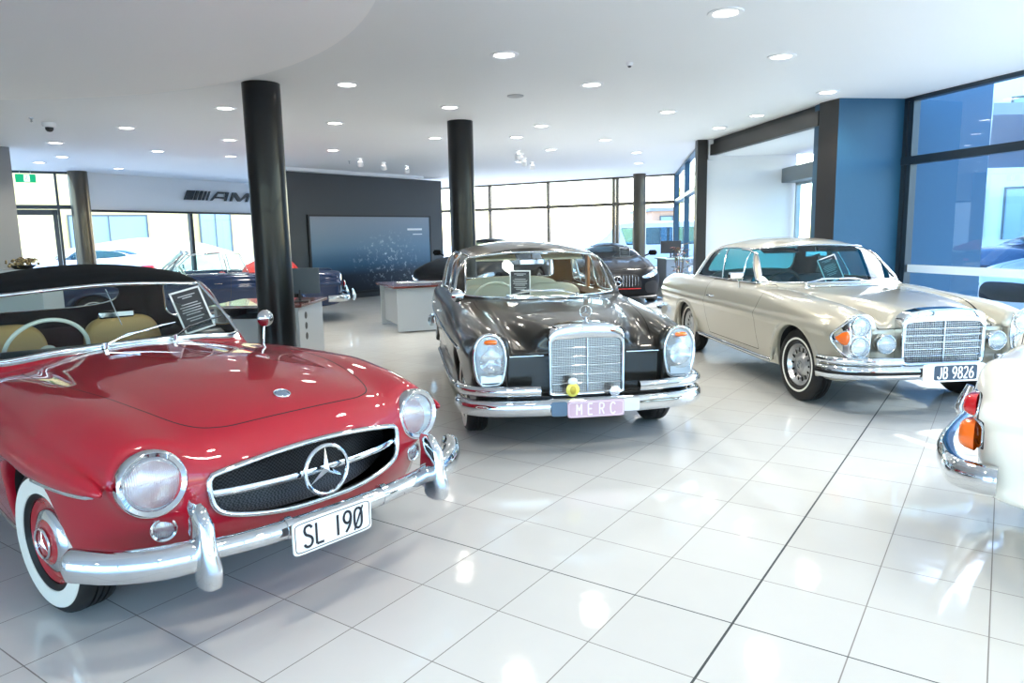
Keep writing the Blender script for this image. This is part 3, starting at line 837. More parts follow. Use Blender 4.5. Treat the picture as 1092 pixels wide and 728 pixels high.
    b = MB(); b.add(*rbox((-1.42, .06, 1.07), (.03, .20, .045), .6)); b.tube([(-1.32, -.02, 1.23), (-1.24, .02, 1.02)], .003, 6); b.obj('rear_view_mirror', CHROME, car, smooth=40)
    def wsp(y, z): return xw(y, z) + .014
    for y0, y1 in ((-.16, .10), (.22, .44)):
        b0 = np.array((wsp(y0, .95) + .03, y0, .945)); t0 = np.array((wsp(y1, .995), y1, .995))
        wiper(car, b0, t0, (wsp(y1 + .15, 1.02) - wsp(y1 - .15, .975), .3, .045), .34)
    placard(car, (-1.17, .45, .945), -.1, .28, 'black information card with white edge leaning inside the windscreen of the red roadster', w=.195, h=.275, roll=.22)
    return car, S
# ------------------------------------------------------------------ large 1960s saloon / coupe / cabriolet bodies
def outline_obj(name, out, x, h, m, parent, rings=6, power=2.2, smooth=60, label=None, c=None):
    return MB().dome(out, h, rings, 'x', x, power).obj(name, m, parent, smooth=smooth, label=label)

def ring_obj(name, out, x, r, m, parent, flat=1., bow=0.):
    return MB().tube([(x - bow * abs(a - 0) ** 2, a, b) for a, b in out], r, 8, closed=True, up=(1, 0, 0), flat=flat).obj(name, m, parent, smooth=60)

def radiator(car, x, hw, hwt, zb, zt, zc_, gw, gt, cols, rows, star=True):
    """upright chrome shell with mesh grille"""
    def arch(w0, w1, z0, z1, zz, n=12):
        top = [(math.copysign(w1 * abs(math.cos(t)) ** .62, math.cos(t)), z1 + (zz - z1) * max(math.sin(t), 0) ** .8) for t in np.linspace(0.0, PI, n * 3)]
        return [(w0, z0)] + top + [(-w0, z0)]
    o = arch(hw, hwt, zb, zt, zc_)
    n = len(o); ctr = (0, (zb + zt) / 2)
    def ins(q, dz=0): return [(a * q, ctr[1] + (b - ctr[1]) * q + dz) for a, b in o]
    inner = [(gw, zb + .02), (gw, gt - .05), (gw - .01, gt - .02), (gw - .04, gt - .003), (0, gt + .008), (-gw + .04, gt - .003), (-gw + .01, gt - .02), (-gw, gt - .05), (-gw, zb + .02)]
    # front ring: outer edge -> rolled lip -> recess, by sampling both outlines equally
    def rs(P, k=64):
        P = np.array(P + [P[0]], float); d = np.r_[0, np.cumsum(np.hypot(*np.diff(P, axis=0).T))]; t = np.linspace(0, d[-1], k + 1)[:-1]
        return np.stack([np.interp(t, d, P[:, 0]), np.interp(t, d, P[:, 1])], 1)
    def angs(P, k=96):
        Q = rs(P, 400); a = np.arctan2(Q[:, 1] - ctr[1], Q[:, 0]); out = []
        for t in np.linspace(-PI, PI, k + 1)[:-1]:
            i = np.argmin(np.abs((a - t + PI) % (2 * PI) - PI)); out.append(Q[i])
        return np.array(out)
    A, B = angs(o), angs(inner); k = len(A)
    rings = [(x - .16, A), (x - .02, A), (x + .0, A * .5 + (A * .97 + B * .03) * .5), (x + .006, A * .85 + B * .15), (x + .006, A * .35 + B * .65), (x, B), (x - .03, B * .985)]
    V = []; F = []
    for xx, R in rings: V += [(xx + .012 * (1 - (a / hw) ** 2), a, b) for a, b in R]
    for i in range(len(rings) - 1):
        for j in range(k): F.append((i * k + j, i * k + (j + 1) % k, (i + 1) * k + (j + 1) % k, (i + 1) * k + j))
    b = MB().add(V, F); sh = b.obj('radiator_shell', CHROME, car, smooth=50)
    b = MB(); b.box((x - .06, -gw, zb + .02), (x - .05, gw, gt + .01)); b.obj('grille_backing', VOID, car)
    b = MB(); bow = lambda y: .012 * (1 - (y / hw) ** 2); wr = .0030 if star else .0036
    for i in range(cols + 1):
        y = -gw + 2 * gw * i / cols; b.boxc((x - .022 + bow(y), y, (zb + gt) / 2 + .01), (.012, wr, gt - zb - .02))
    nr = int(cols * (gt - zb) / (2 * gw))
    for i in range(nr + 1):
        z = zb + .02 + (gt - zb - .02) * i / nr
        for s in range(8):
            y0, y1 = -gw + 2 * gw * s / 8, -gw + 2 * gw * (s + 1) / 8
            b.add(*rbox((x - .020 + bow((y0 + y1) / 2), (y0 + y1) / 2, z), (.010, y1 - y0, wr), .2))
    b.obj('grille_mesh', ALU, car, smooth=None)
    b = MB()
    for i in range(1, rows):
        z = zb + .02 + (gt - zb - .02) * i / rows; b.tube([(x - .008 + bow(y), y, z) for y in np.linspace(-gw, gw, 12)], .0042, 6)
    b.obj('grille_bars', CHROME, car, smooth=60)
    b = MB(); b.tube([(x + .006, 0, zb + .02), (x + .006, 0, gt)], .006, 8); b.obj('centre_bar', CHROME, car, smooth=60)
    if star:
        b = MB(); b.lathe([(.03, 0), (.026, .012), (.012, .02), (.006, .05), (.001, .052)], 20, 'z', c=(x - .03, 0, zc_ - .01)); so = b.obj('star_mount', CHROME, car, smooth=40)
        star_badge('hood_star', .042, car, (x - .03, 0, zc_ + .078), depth=.006, ring=.075)
    return sh

def build_w111(K):
    kind = K['kind']; coupe = kind != 'sedan'; cab = kind == 'cabriolet'
    W = .90 if coupe else .872
    zc = crv([-4.12, -3.9, -3.4, -3.0, -.95, -.6, 0, .4, .66], [.80, .90, .935, .955, .972, .965, .945, .912, .872])
    wc = crv([-4.12, -3.2, -.7, 0, .4, .66], [.60, .62, .62, .52, .42, .36 if coupe else .31])
    zv = crv([-4.12, -3.9, -3.2, -.9, -.3, .2, .45, .66], [.78, .87, .925, .945, .90, .83, .775, .715 if coupe else .70])
    zf = crv([-4.12, -3.9, -3.2, -2.0, -.8, 0, .4, .70], [.90, .945, .955, .955, .945, .915, .89, .842 if coupe else .852])
    w = crv([-4.15, -3.9, -3.4, -2.6, -1.2, -.3, .3, .60, .75], [W - .12, W - .055, W - .02, W, W, W - .005, W - .02, W - .055, W - .10])
    zb = crv([-4.15, -3.7, -3.2, -.5, .5, .75], [.36, .30, .27, .25, .27, .34])
    cz = .71; fx = .705
    def side(x, z):
        ww = w(x); return ww - np.where(z > cz, .55 * (z - cz) ** 2 + .10 * np.maximum(z - cz, 0), .30 * (z - cz) ** 2 + .035 * np.clip((cz - z) / .05, 0, 1) * 0 + .05 * np.maximum(cz - z, 0))
    def xw(y, z):
        if coupe: return -.84 - .13 * np.abs(y / .7) ** 2.2 - (z - .97) * (1.08 + .25 * (z - .97))
        return -.73 - .15 * np.abs(y / .67) ** 2.4 - (z - .955) * (1.02 + .30 * (z - .955))
    if coupe:
        zr = crv([-1.2, -1.35, -1.6, -2.1, -2.6, -2.85, -3.1], [1.365, 1.395, 1.43, 1.44, 1.40, 1.31, 1.1])
        xb = lambda y, z: -3.08 + (z - .96) * (.9 + .5 * (z - .96)) + .16 * np.abs(y / .7) ** 2.5
        gw0, gwk, gtop = .785, .34, .085
    else:
        zr = crv([-1.1, -1.25, -1.6, -2.1, -2.7, -2.95, -3.2], [1.36, 1.395, 1.44, 1.46, 1.43, 1.36, 1.15])
        xb = lambda y, z: -3.22 + (z - .95) * (.55 + .3 * (z - .95)) + .20 * np.abs(y / .68) ** 2.5
        gw0, gwk, gtop = .775, .22, .085
    AR = K['arches']; R = K['R']
    def low(x, y, z):
        ay = np.abs(y)
        h = smax(smax(z - (zc(x) - .10 * ay ** 2), ay - (wc(x) + .35 * (zc(x) - z)), .14), x - (.665 - .25 * ay ** 2), .05)
        b = smax(smax(z - zv(x), ay - side(x, z), .08), x - .655, .06)
        f = smax(smax(z - zf(x) + .02 * np.maximum(.8 - ay, 0), ay - side(x, z), .19), (.535 - .0 * x) - ay, .12)
        f = smax(f, x - (fx - .35 * (z - .67) ** 2 - .10 * np.maximum(ay - .70, 0) / .1 * .3), .045)
        F = smin(smin(h, b, .04), f, .035)
        # recessed panel under the bonnet lip
        F = smax(F, -np.maximum(np.maximum(.625 - x, z - .672), np.maximum(ay - .55, .40 - z)), .03) if not coupe else smax(F, -np.maximum(np.maximum(.64 - x, z - .705), np.maximum(ay - .585, .40 - z)), .03)
        F = smax(F, -4.10 + .10 * (ay / .8) ** 2 + .12 * np.maximum(.7 - z, 0) - x, .09)
        F = smax(F, zb(x) - z, .05)
        # body side crease
        e = np.sqrt((ay - (w(x) - .028)) ** 2 + ((z - (cz + .0)) * 1.0) ** 2) - .046
        return smin(F, smax(e, np.abs(x + 1.75) - 2.25, .03), .028) if coupe else F
    def gh(x, y, z):
        ay = np.abs(y)
        F = smax(z - (zr(x) - gtop * (ay / .6) ** 2), ay - (gw0 - gwk * (z - .95) - .25 * np.maximum(z - 1.2, 0) ** 2), .12)
        F = smax(F, x - xw(y, z), .03)
        return np.maximum(smax(F, xb(y, z) - x, .10), .85 - z)
    wsr = [(.715, 1.0), (.70, 1.06), (.635, 1.28), (.595, 1.318), (.30, 1.345), (0, 1.352)] if coupe else [(.675, .985), (.675, 1.03), (.645, 1.26), (.60, 1.308), (.30, 1.345), (0, 1.352)]
    wpoly = [(0, .985 if coupe else .968), (.35, .985 if coupe else .968)] + wsr; wpoly = wpoly + [(-a, b) for a, b in wpoly[::-1] if a > .01]
    ws = poly(wpoly, 5)
    def F(x, y, z):
        ay = np.abs(y)
        f = low(x, y, z)
        if not cab: f = smin(f, gh(x, y, z), .03)
        else: f = smax(f, -np.maximum(np.maximum(np.abs(x + 1.85) - .92, ay - .66), .62 - z), .03)
        for c, a, b, z0 in AR:
            if coupe:   # rolled lip
                q = np.sqrt(((x - c) / a) ** 2 + ((z - z0) / b) ** 2); t = np.sqrt(((q - 1.07) * b) ** 2 + (ay - (w(x) - .012)) ** 2) - .020
                f = smin(f, smax(t, .30 - z, .01), .03)
            q = (np.sqrt(((x - c) / a) ** 2 + ((z - z0) / b) ** 2) - 1) * min(a, b)
            f = smax(f, -np.maximum(q, .56 - ay), .018)
        return f
    S = Surf(F, (-4.3, 0, .15), (.86, 1.0, 1.52), K.get('h', .0155))
    car = empty(K['name'], (K['pos'][0], K['pos'][1], 0), K['rot'], K['label'], 'car', scale=K.get('s', 1.))
    body = K['paint']; gl = K['glass']
    if not cab:
        S.panel('windshield', lambda V: np.maximum(ws(V[:, 1], V[:, 2]), -1.75 - V[:, 0]), 0)
        if coupe:
            sides = {'side_window': [(-1.02, .985), (-1.06, 1.02), (-1.35, 1.27), (-1.44, 1.315), (-2.05, 1.325), (-2.36, 1.305), (-2.50, 1.20), (-2.64, 1.02), (-2.62, .985), (-1.8, .982)]}
            rwp = [(0, 1.0), (.45, 1.01), (.56, 1.05), (.50, 1.28), (.40, 1.325), (0, 1.335)]
        else:
            sides = {'side_window': [(-.99, .985), (-1.03, 1.03), (-1.26, 1.28), (-1.36, 1.325), (-1.66, 1.34), (-1.70, 1.32), (-1.70, .985)],
                     'rear_side_window': [(-1.80, .985), (-1.80, 1.32), (-1.84, 1.345), (-2.48, 1.345), (-2.58, 1.31), (-2.68, 1.05), (-2.66, .985)]}
            rwp = [(0, 1.0), (.50, 1.01), (.60, 1.05), (.545, 1.28), (.46, 1.33), (0, 1.345)]
        for nm, pp in sides.items():
            g2 = poly(pp, 4); S.pair(nm, lambda V: np.maximum(g2(V[:, 0], V[:, 2]), .5 - np.abs(V[:, 1])), 0)
        rp = rwp + [(-a, b) for a, b in rwp[::-1] if a > .01]; g3 = poly(rp, 4)
        S.panel('rear_window', lambda V: np.maximum(g3(V[:, 1], V[:, 2]), V[:, 0] + 2.6), 0)
    for k, (c, a, b, z0) in enumerate(AR):
        S.pair('wheel_well%d' % k, lambda V: np.maximum((np.sqrt(((V[:, 0] - c) / a) ** 2 + ((V[:, 2] - z0) / b) ** 2) - 1) * b - .03, np.abs(V[:, 1]) - (side(V[:, 0], V[:, 2]) - .035)), 0)
    hw = .50 if coupe else .515
    hd = poly([(-.70, -.64), (-.3, -.645), (.15, -.585), (.5, -hw - .02), (.62, -hw + .005), (.80, -hw), (.80, hw), (.62, hw - .005), (.5, hw + .02), (.15, .585), (-.3, .645), (-.70, .64), (-.64, .4), (-.62, 0), (-.64, -.4)])
    S.panel('hood', lambda V: np.maximum(np.maximum(hd(V[:, 0], V[:, 1]), .60 - V[:, 2]), np.where(V[:, 0] > .60, (.712 if coupe else .682) - V[:, 2], -1)), .003)
    if coupe: doors = {'door': [(-.70, .955), (-.70, .88), (-.77, .70), (-.74, .35), (-2.05, .35), (-2.11, .6), (-2.13, .965), (-1.4, .975), (-1.0, .975)]}
    else: doors = {'door': [(-.70, .97), (-.72, .30), (-1.74, .30), (-1.75, .97)], 'rear_door': [(-1.765, .97), (-1.755, .30), (-2.25, .30), (-2.42, .62), (-2.72, .76), (-2.78, .97)]}
    for nm, pp in doors.items():
        g4 = poly(pp)
        S.pair(nm, lambda V: np.maximum(g4(V[:, 0], V[:, 2]), .6 - np.abs(V[:, 1])), .0028)
    tr = poly([(-3.28, -.58), (-3.28, .58), (-3.8, .62), (-4.0, .60), (-4.02, 0), (-4.0, -.60), (-3.8, -.62)])
    S.panel('boot_lid', lambda V: np.maximum(tr(V[:, 0], V[:, 1]), .6 - V[:, 2]), .003)
    if K.get('wrap_tail'):
        S.pair('tail_orange', lambda V: np.maximum(poly([(.64, .56), (.92, .54), (.92, .69), (.64, .69)])(np.abs(V[:, 1]), V[:, 2]), V[:, 0] + 3.97), .003)
        S.pair('tail_red', lambda V: np.maximum(poly([(.64, .69), (.90, .69), (.86, .80), (.66, .79)])(np.abs(V[:, 1]), V[:, 2]), V[:, 0] + 3.99), .003)
        for q in '+-':
            trim_loops(S, 'tail_orange' + q, .008, 'lamp_trim', CHROME, car, .003); trim_loops(S, 'tail_red' + q, .008, 'lamp_trim', CHROME, car, .003)
        S.build_pair('tail_orange', CHROME, car, 'lamp_housing'); S.build_pair('tail_red', CHROME, car, 'lamp_housing')
        for s in (-1, 1):
            for nm, m_, zz, hh, dd in (('indicator', ORANGE, .612, .075, .065), ('tail_light', REDL, .745, .052, .055)):
                q = MB(); q.dome([(a + .76 * s, c + zz) for a, c in ell(.085, hh, 24, p=3.2)], dd, 8, 'x', 0, 6.); q.v = [(-4.00 - v[0], v[1], v[2]) for v in q.v]; q.f = [f[::-1] for f in q.f]; q.obj(nm, m_, car, smooth=60)
    S.build('body', body, car); S.build('hood', body, car); S.build('boot_lid', body, car); S.build_pair('wheel_well0', VOID, car, 'wheel_well'); S.build_pair('wheel_well1', VOID, car, 'wheel_well')
    for nm in doors:
        S.build_pair(nm, body, car, 'door')
    if not cab:
        S.build('windshield', gl, car); S.build('rear_window', gl, car)
        for nm in sides: S.build_pair(nm, gl, car, 'side_window')
        trim_loops(S, 'windshield', .0095, 'windshield_trim', CHROME if not coupe else DARKCH, car, .004)
        trim_loops(S, 'rear_window', .010, 'rear_window_trim', CHROME, car, .004)
        for nm in sides:
            for q in '+-': trim_loops(S, nm + q, .009, 'side_window_trim', CHROME, car, .004)
        for s in (-1, 1):
            for (xa, za), (xb_, zb_) in ([((-1.46, 1.29), (-1.37, .985)), ((-2.08, 1.32), (-1.91, .985))] if coupe else [((-1.30, 1.31), (-1.22, .985)), ((-2.42, 1.34), (-2.36, .985))]):
                strip_on(S, [(xa, 1.1 * s, za), (xb_, 1.1 * s, zb_)], 'y', 1.1 * s, .009, 'window_bar', CHROME if coupe else DARKCH, car)
    # grille and nose
    if coupe: radiator(car, .735, .352, .356, .425, .765, .880, .328, .775, 36, 6, star=False)
    else: radiator(car, .715, .270, .274, .40, .785, .903, .252, .800, 46, 6)
    P = lambda y: (y, )
    for s in (-1, 1):
        if coupe:
            o = cr([(.70, .84), (.765, .815), (.815, .75), (.865, .665), (.835, .58), (.785, .515), (.70, .498), (.635, .52), (.608, .60), (.608, .73), (.635, .81)], 5, True) * [s, 1]
            if s < 0: o = o[::-1]
            bz = MB(); bz.dome(o, .018, 9, 'x', .690, 3); bz.v = [(v[0] + .012 - 1.25 * max(abs(v[1]) - .77, 0), v[1], v[2]) for v in bz.v]; hl = bz.obj('headlight_bezel', CHROME, car, smooth=60)
            MB().tube([(.702 - 1.25 * max(abs(a) - .77, 0), a, b) for a, b in o], .011, 8, closed=True, up=(1, 0, 0)).obj('bezel_rim', CHROME, hl, smooth=60)
            for zz in (.752, .588): round_lamp('headlight', car, (.730, .694 * s, zz), .080, ring=.10, depth=.03)
            ol = cr([(.785, .715), (.82, .70), (.848, .665), (.83, .62), (.79, .60), (.772, .66)], 4, True) * [s, 1]
            if s < 0: ol = ol[::-1]
            q = MB(); q.dome(ol, .03, 5, 'x', .665, 2); q.v = [(v[0] + .05 - 1.25 * max(abs(v[1]) - .77, 0), v[1], v[2]) for v in q.v]; q.obj('indicator', ORANGE, car, smooth=60)
            q = MB(); q.tube([(.715 - 1.25 * max(abs(a) - .77, 0), a, b) for a, b in ol], .007, 6, closed=True, up=(1, 0, 0)); q.obj('indicator_rim', CHROME, car, smooth=60)
            fl = round_lamp('fog_lamp', car, (.725, .475 * s, .602), .080, ring=.13, depth=.03)
        else:
            o = cr([(.68, .845), (.745, .825), (.785, .75), (.79, .66), (.775, .56), (.745, .505), (.68, .495), (.615, .505), (.59, .56), (.575, .66), (.585, .75), (.62, .82)], 5, True) * [s, 1]
            if s < 0: o = o[::-1]
            bz = MB(); bz.dome(o, .008, 4, 'x', .695, 3); hl = bz.obj('headlight', REFL, car, smooth=60, label='tall oval headlight unit')
            ring_obj('bezel_rim', o, .70, .013, CHROME, hl, 1.)
            c0 = o.mean(0); oi = c0 + (o - c0) * .93
            q = MB(); q.dome(oi, .055, 8, 'x', .705, 2.4); q.obj('lens', LENS, hl, smooth=60)
            q = MB(); q.lathe([(.078, 0), (.05, -.018), (.001, -.028)], 28, 'x', c=(.735, .68 * s, .665)); q.obj('lamp_bowl', CHROME, hl, smooth=60)
            q = MB(); q.add(*rbox((.735, .68 * s, .545), (.01, .15, .055), .4)); q.obj('fog_reflector', REFL, hl, smooth=40)
            q = MB(); q.dome(ell(.045, .017, 20, (.68 * s, .80), 2.6), .02, 4, 'x', .738); q.obj('indicator', ORANGE, hl, smooth=60, label='orange indicator strip at the top of the headlight')
    # bumpers
    prof = [(-.02, -.052), (.01, -.060), (.032, -.052), (.046, -.025), (.050, .005), (.044, .034), (.026, .054), (.0, .058), (-.02, .050), (-.03, 0)]
    if coupe:
        half = [(.50, .905), (.56, .895), (.64, .86), (.73, .75), (.785, .60), (.81, .35), (.82, 0)]; z1, z2 = .385, .478; cut0 = .36
    else:
        half = [(.46, .875), (.53, .87), (.63, .835), (.715, .73), (.765, .58), (.80, .30), (.81, 0)]; z1, z2 = .342, .460; cut0 = .33
    pth = cr([(a, b, 0) for a, b in half] + [(a, -b, 0) for a, b in half[-2::-1]], 6)
    pth = pth[::-1] if False else pth
    pth = pth * [1, -1, 1]
    def bar(name, z, sx, sz, keep, dx=0.):
        Q = np.array([p for p in pth if keep(p)]); Q = Q + [dx, 0, z]
        sc = np.ones(len(Q)); 
        Vs = MB().sweep(Q, [(a * sx, b * sz) for a, b in prof]); return Vs.obj(name, CHROME, car, smooth=50)
    bar('bumper', z1, .85, 1.0 if not coupe else .95, lambda p: True)
    if coupe:
        Q = np.array([p for p in pth if abs(p[1]) > .20 ]); 
        for s in (-1, 1):
            q = np.array([p for p in pth if p[1] * s > .20]) + [0, 0, z1]
            MB().sweep(q, [(.040, -.014), (.050, -.012), (.050, .012), (.040, .014)]).obj('rubber_strip', RUBBER, car, smooth=30)
    for s in (-1, 1): bar('bumper_upper', z2, .75, .55 if coupe else .62, lambda p: p[1] * s > cut0)
    # rear bumper
    e9 = -3.90 if K.get('wrap_tail') else -3.75; Q = cr([(e9, -.86), (-3.97, -.855), (-4.07, -.78), (-4.16, -.45), (-4.18, 0), (-4.16, .45), (-4.07, .78), (-3.97, .855), (e9, .86)], 5); Q = np.c_[Q, np.full(len(Q), .44)]
    MB().sweep(Q[::-1], [(a, b * 1.1) for a, b in prof]).obj('rear_bumper', CHROME, car, smooth=50)
    for s in (-1, 1):
        b = MB(); b.tube([(-4.25, .50 * s, .36), (-4.27, .50 * s, .45), (-4.23, .50 * s, .58)], [.03, .035, .02], 12); ro = None if K.get('wrap_tail') and s < 0 else b.obj('rear_overrider', CHROME, car, smooth=60)
        o = ell(.10, .07, 24, (.70 * s, .70), 3)
        q = MB(); q.dome(o, .03, 5, 'x', 0); q.v = [(-4.06 - v[0], v[1], v[2]) for v in q.v]; q.f = [f[::-1] for f in q.f]; tl = None if K.get('wrap_tail') else q.obj('tail_light', REDL, car, smooth=60)
        strip_on(S, [(-2.45 if not coupe else -2.5, 1.3 * s, .30), (-.48, 1.3 * s, .285)], 'y', 1.3 * s, .022, 'sill_strip', CHROME if coupe else DARKCH, car)
        wl = wheel(car, AR[0][0], (W - .145) * s, R, .17, R * .60, 'vent' if coupe else 'cap', (R * .69, R * .76) if coupe else (R * .64, R * .88), cap_m=K.get('cap'), steer=K.get('steer', .0))
        wheel(car, AR[1][0], (W - .155) * s, R, .17, R * .60, 'vent' if coupe else 'cap', (R * .69, R * .76) if coupe else (R * .64, R * .88), cap_m=K.get('cap'))
        hx = [(-1.98, -1.86)] if coupe else [(-1.66, -1.52), (-2.64, -2.52)]
        for a, c in hx:
            h = S.hit([(a, 1.3 * s, .79), (c, 1.3 * s, .79)], 'y', 1.3 * s)
            MB().tube([h[0], h[0] + (0, .03 * s, .0), h[1] + (0, .03 * s, 0), h[1]], .008, 6).obj('door_handle', CHROME, car, smooth=50)
        if not coupe:
            strip_on(S, [(-3.9, 1.3 * s, .66), (-.9, 1.3 * s, .68), (.30, 1.3 * s, .70)], 'y', 1.3 * s, .012, 'side_strip', CHROME, car)
            strip_on(S, [(-4.0, 1.3 * s, .93), (-3.0, 1.3 * s, .945), (-2.7, 1.3 * s, .95)], 'y', 1.3 * s, .014, 'fin_strip', CHROME, car)
        # fender mirror
        if s > 0: continue
        if coupe:
            h = S.hit([(-1.30, .83 * s, 1.3)], 'z', 1.3)[0]
            b = MB(); b.tube([h, h + (.03, .02 * s, .06), h + (.04, .05 * s, .10)], [.016, .009, .009], 8); b.add(*rbox(h + np.array([.05, .06 * s, .125]), (.05, .17, .075), .6)); b.obj('door_mirror', CHROME, car, smooth=60)
        else:
            h = S.hit([(-.66, .76 * s, 1.3)], 'z', 1.3)[0]
            b = MB(); b.tube([h, h + (.0, .01 * s, .06)], .009, 8); b.lathe([(.001, -.07), (.03, -.06), (.05, -.02), (.056, .02), (.05, .03), (.001, .03)], 24, 'x', c=h + np.array([.02, .02 * s, .075])); b.obj('wing_mirror', CHROME, car, smooth=60)
    # cowl vent and wipers
    b = MB(); V = []; N_ = 14
    ys = np.linspace(-.40, .40, N_ * 2 + 1)
    fr = [(-.565 - .0 * y - .12 * abs(y / .4) ** 3, y) for y in ys]; bk = [(-.665 - .02 * abs(y / .4) ** 2, y) for y in ys]
    top = S.hit([(a, y, 1.3) for a, y in fr] + [(a, y, 1.3) for a, y in bk], 'z', 1.3)
    n = len(ys); F4 = [(i, i + 1, n + i + 1, n + i) for i in range(n - 1)]
    V = [tuple(p + (0, 0, .006)) for p in top]; b.add(V, F4); b.obj('cowl_vent', VOID, car, smooth=180)
    b = MB(); lp = [p + np.array([0, 0, .009]) for p in top[:n]] + [p + np.array([0, 0, .009]) for p in top[n:][::-1]]
    b.tube(lp, .0055, 6, closed=True)
    mid = (top[:n] + top[n:]) / 2; b.tube(mid + [0, 0, .009], .003, 6)
    for i in range(2, n - 1, 4): b.tube([top[i] + (0, 0, .009), top[n + i] + (0, 0, .009)], .003, 6)
    b.obj('vent_trim', CHROME, car, smooth=60)
    if not cab:
        for y0, y1 in ((-.34, .02), (.36, .04)) if coupe else ((-.33, .0), (.30, -.0)):
            z0 = 1.0; b0 = np.array((xw(y0, .98) + .05, y0, .985)); t0 = np.array((xw(y1, 1.02) + .015, y1, 1.015))
            wiper(car, b0, t0, (xw(y1, 1.02) - xw(y0, 1.0), y1 - y0, .02), .40)
    # cabin
    it = K['trim']
    if not cab:
        b = MB(); b.box((-3.0, -.74, .25), (-.80, .74, .29)); b.box((-.82, -.74, .25), (-.80, .74, .88)); b.box((-3.15, -.70, .25), (-3.1, .70, .93)); b.box((-3.15, -.62, .93), (-2.78, .62, .95)); b.obj('cabin_tub', K.get('carpet', it), car)
    else:
        b = MB(); b.box((-2.75, -.64, .40), (-.95, .64, .44)); b.obj('cabin_tub', it, car)
    b = MB(); V = []
    for y in np.linspace(-.66, .66, 17):
        x0 = -.88 - .14 * (y / .6) ** 2; V += [(x0 + .10, y, .90), (x0 - .02, y, .955), (x0 - .14, y, .95), (x0 - .17, y, .90), (x0 - .15, y, .70)]
    b.add(V, [(i * 5 + j, i * 5 + j + 1, i * 5 + j + 6, i * 5 + j + 5) for i in range(16) for j in range(4)]); b.obj('dashboard', K['dash'], car, smooth=50)
    for s in (-1, 1): seat(car, (-1.62, .34 * s, .48), .62, it, back_h=.52 if not cab else .45)
    seat(car, (-2.42, 0, .50), 1.24, it, 'rear_bench', back_h=.54 if not cab else .40, lean=.3)
    if K.get('wood'):
        for s in (-1, 1):
            b = MB(); b.add(*rbox((-1.75, .68 * s, 1.15), (.09, .03, .36), .3), M=None); b.obj('pillar_trim', K['wood'], car, smooth=40)
            b = MB(); b.box((-2.9, .70 * s - .01, .90), (-1.0, .70 * s + .01, .965)); b.obj('window_sill_trim', K['wood'], car)
    steering_wheel(car, (-1.30, -.37, .90), .205, .5, K['wheel_m'])
    if not cab:
        b = MB(); b.add(*rbox((-1.28, .0, 1.26), (.02, .24, .055), .6)); b.tube([(-1.3, 0, 1.33), (-1.28, 0, 1.27)], .006, 6); b.obj('rear_view_mirror', CHROME, car, smooth=40)
        for s in (-1, 1):
            b = MB(); b.add(*rbox((0, 0, 0), (.02, .40, .13), .6), M=RT((-1.44, .33 * s, 1.30), ry=-1.25)); b.obj('sun_visor', it, car, smooth=40)
    return car, S
def build_sedan():
    grey = paint('graphite_lacquer', (.017, .0165, .0145), .25, back=(.30, .17, .07), rough=.30, coat=.65)
    cream = noise_bump(mat('cream_leather', (.80, .76, .60), .55), 60, .15, .004)
    car, S = build_w111(dict(kind='sedan', name='grey_saloon', label='dark grey 1960s saloon with an upright chrome grille and a pink MERC plate', pos=(.409, 5.60), rot=math.radians(-80.9), s=1.0,
        arches=[(0, .365, .365, .305), (-2.75, .365, .34, .305)], R=.315, paint=grey, glass=glass('pale_glass', (.92, .95, .92)), trim=cream, carpet=mat('beige_carpet', (.3, .26, .2), .9), cap=mat('cap_grey', (.05, .05, .045), .25, .5, 1),
        dash=mat('cream_dash', (.5, .46, .36), .45), wheel_m=mat('ivory', (.75, .78, .70), .3), wood=mat('varnished_wood', (.42, .17, .05), .3, 0, .6)))
    pk = mat('plate_pink', (.62, .44, .56), .4)
    plate('number_plate', car, (.868, .02, .332), .40, .115, 'M E R C', pk, mat('plate_lilac', (.86, .82, .92), .4), size=.076, spx=.92, tk=.15)
    q = MB(); q.prism(ell(.055, .05, 24, (-.235, .34), 8), .855, .866, 'x'); q.obj('plate_tab', mat('blue_badge', (.10, .16, .24), .3, .4), car, smooth=30)
    q = MB(); q.prism(ell(.06, .045, 24, (.275, .345), 8), .853, .862, 'x'); q.obj('plate_tab', mat('silver_tab', (.7, .7, .72), .4, .5), car, smooth=30)
    q = MB(); q.dome(ell(.048, .048, 28, (-.125, .455)), .012, 4, 'x', .80); bd = q.obj('grille_badge', mat('badge_yellow', (.85, .78, .12), .3, 0, .5), car, smooth=60, label='round yellow club badge')
    q = MB(); q.dome(ell(.034, .026, 20, (-.125, .515)), .010, 4, 'x', .80); q.obj('badge_top', mat('badge_white', (.8, .85, .85), .3), bd, smooth=60)
    q = MB(); q.dome(ell(.022, .03, 20, (-.125, .455)), .006, 4, 'x', .811); q.obj('badge_centre', mat('badge_gold', (.55, .42, .05), .3, .3), bd, smooth=60)
    q = MB(); q.dome(ell(.038, .038, 28, (.178, .430)), .014, 4, 'x', .80); q.obj('grille_badge', mat('badge_silver', (.75, .78, .82), .25, .8), car, smooth=60, label='round silver badge')
    q = MB(); q.boxc((.727, .10, .852), (.004, .13, .018)); q.obj('shell_emblem', mat('emblem_white', (.85, .88, .9), .3), car)
    for s in (-1, 1): q = MB(); q.tube([(.668, .30 * s, .682), (.668, .54 * s, .682)], .005, 6); q.obj('bonnet_lip_highlight', CHROME, car, smooth=50)  # bright bars drawn in for the highlight along the bonnet lip
    placard(car, (-.925, -.18, .965), 0, .16, 'black information card with white edge standing inside the windscreen of the dark grey saloon', w=.195, h=.235, roll=-.03)
    return car, S
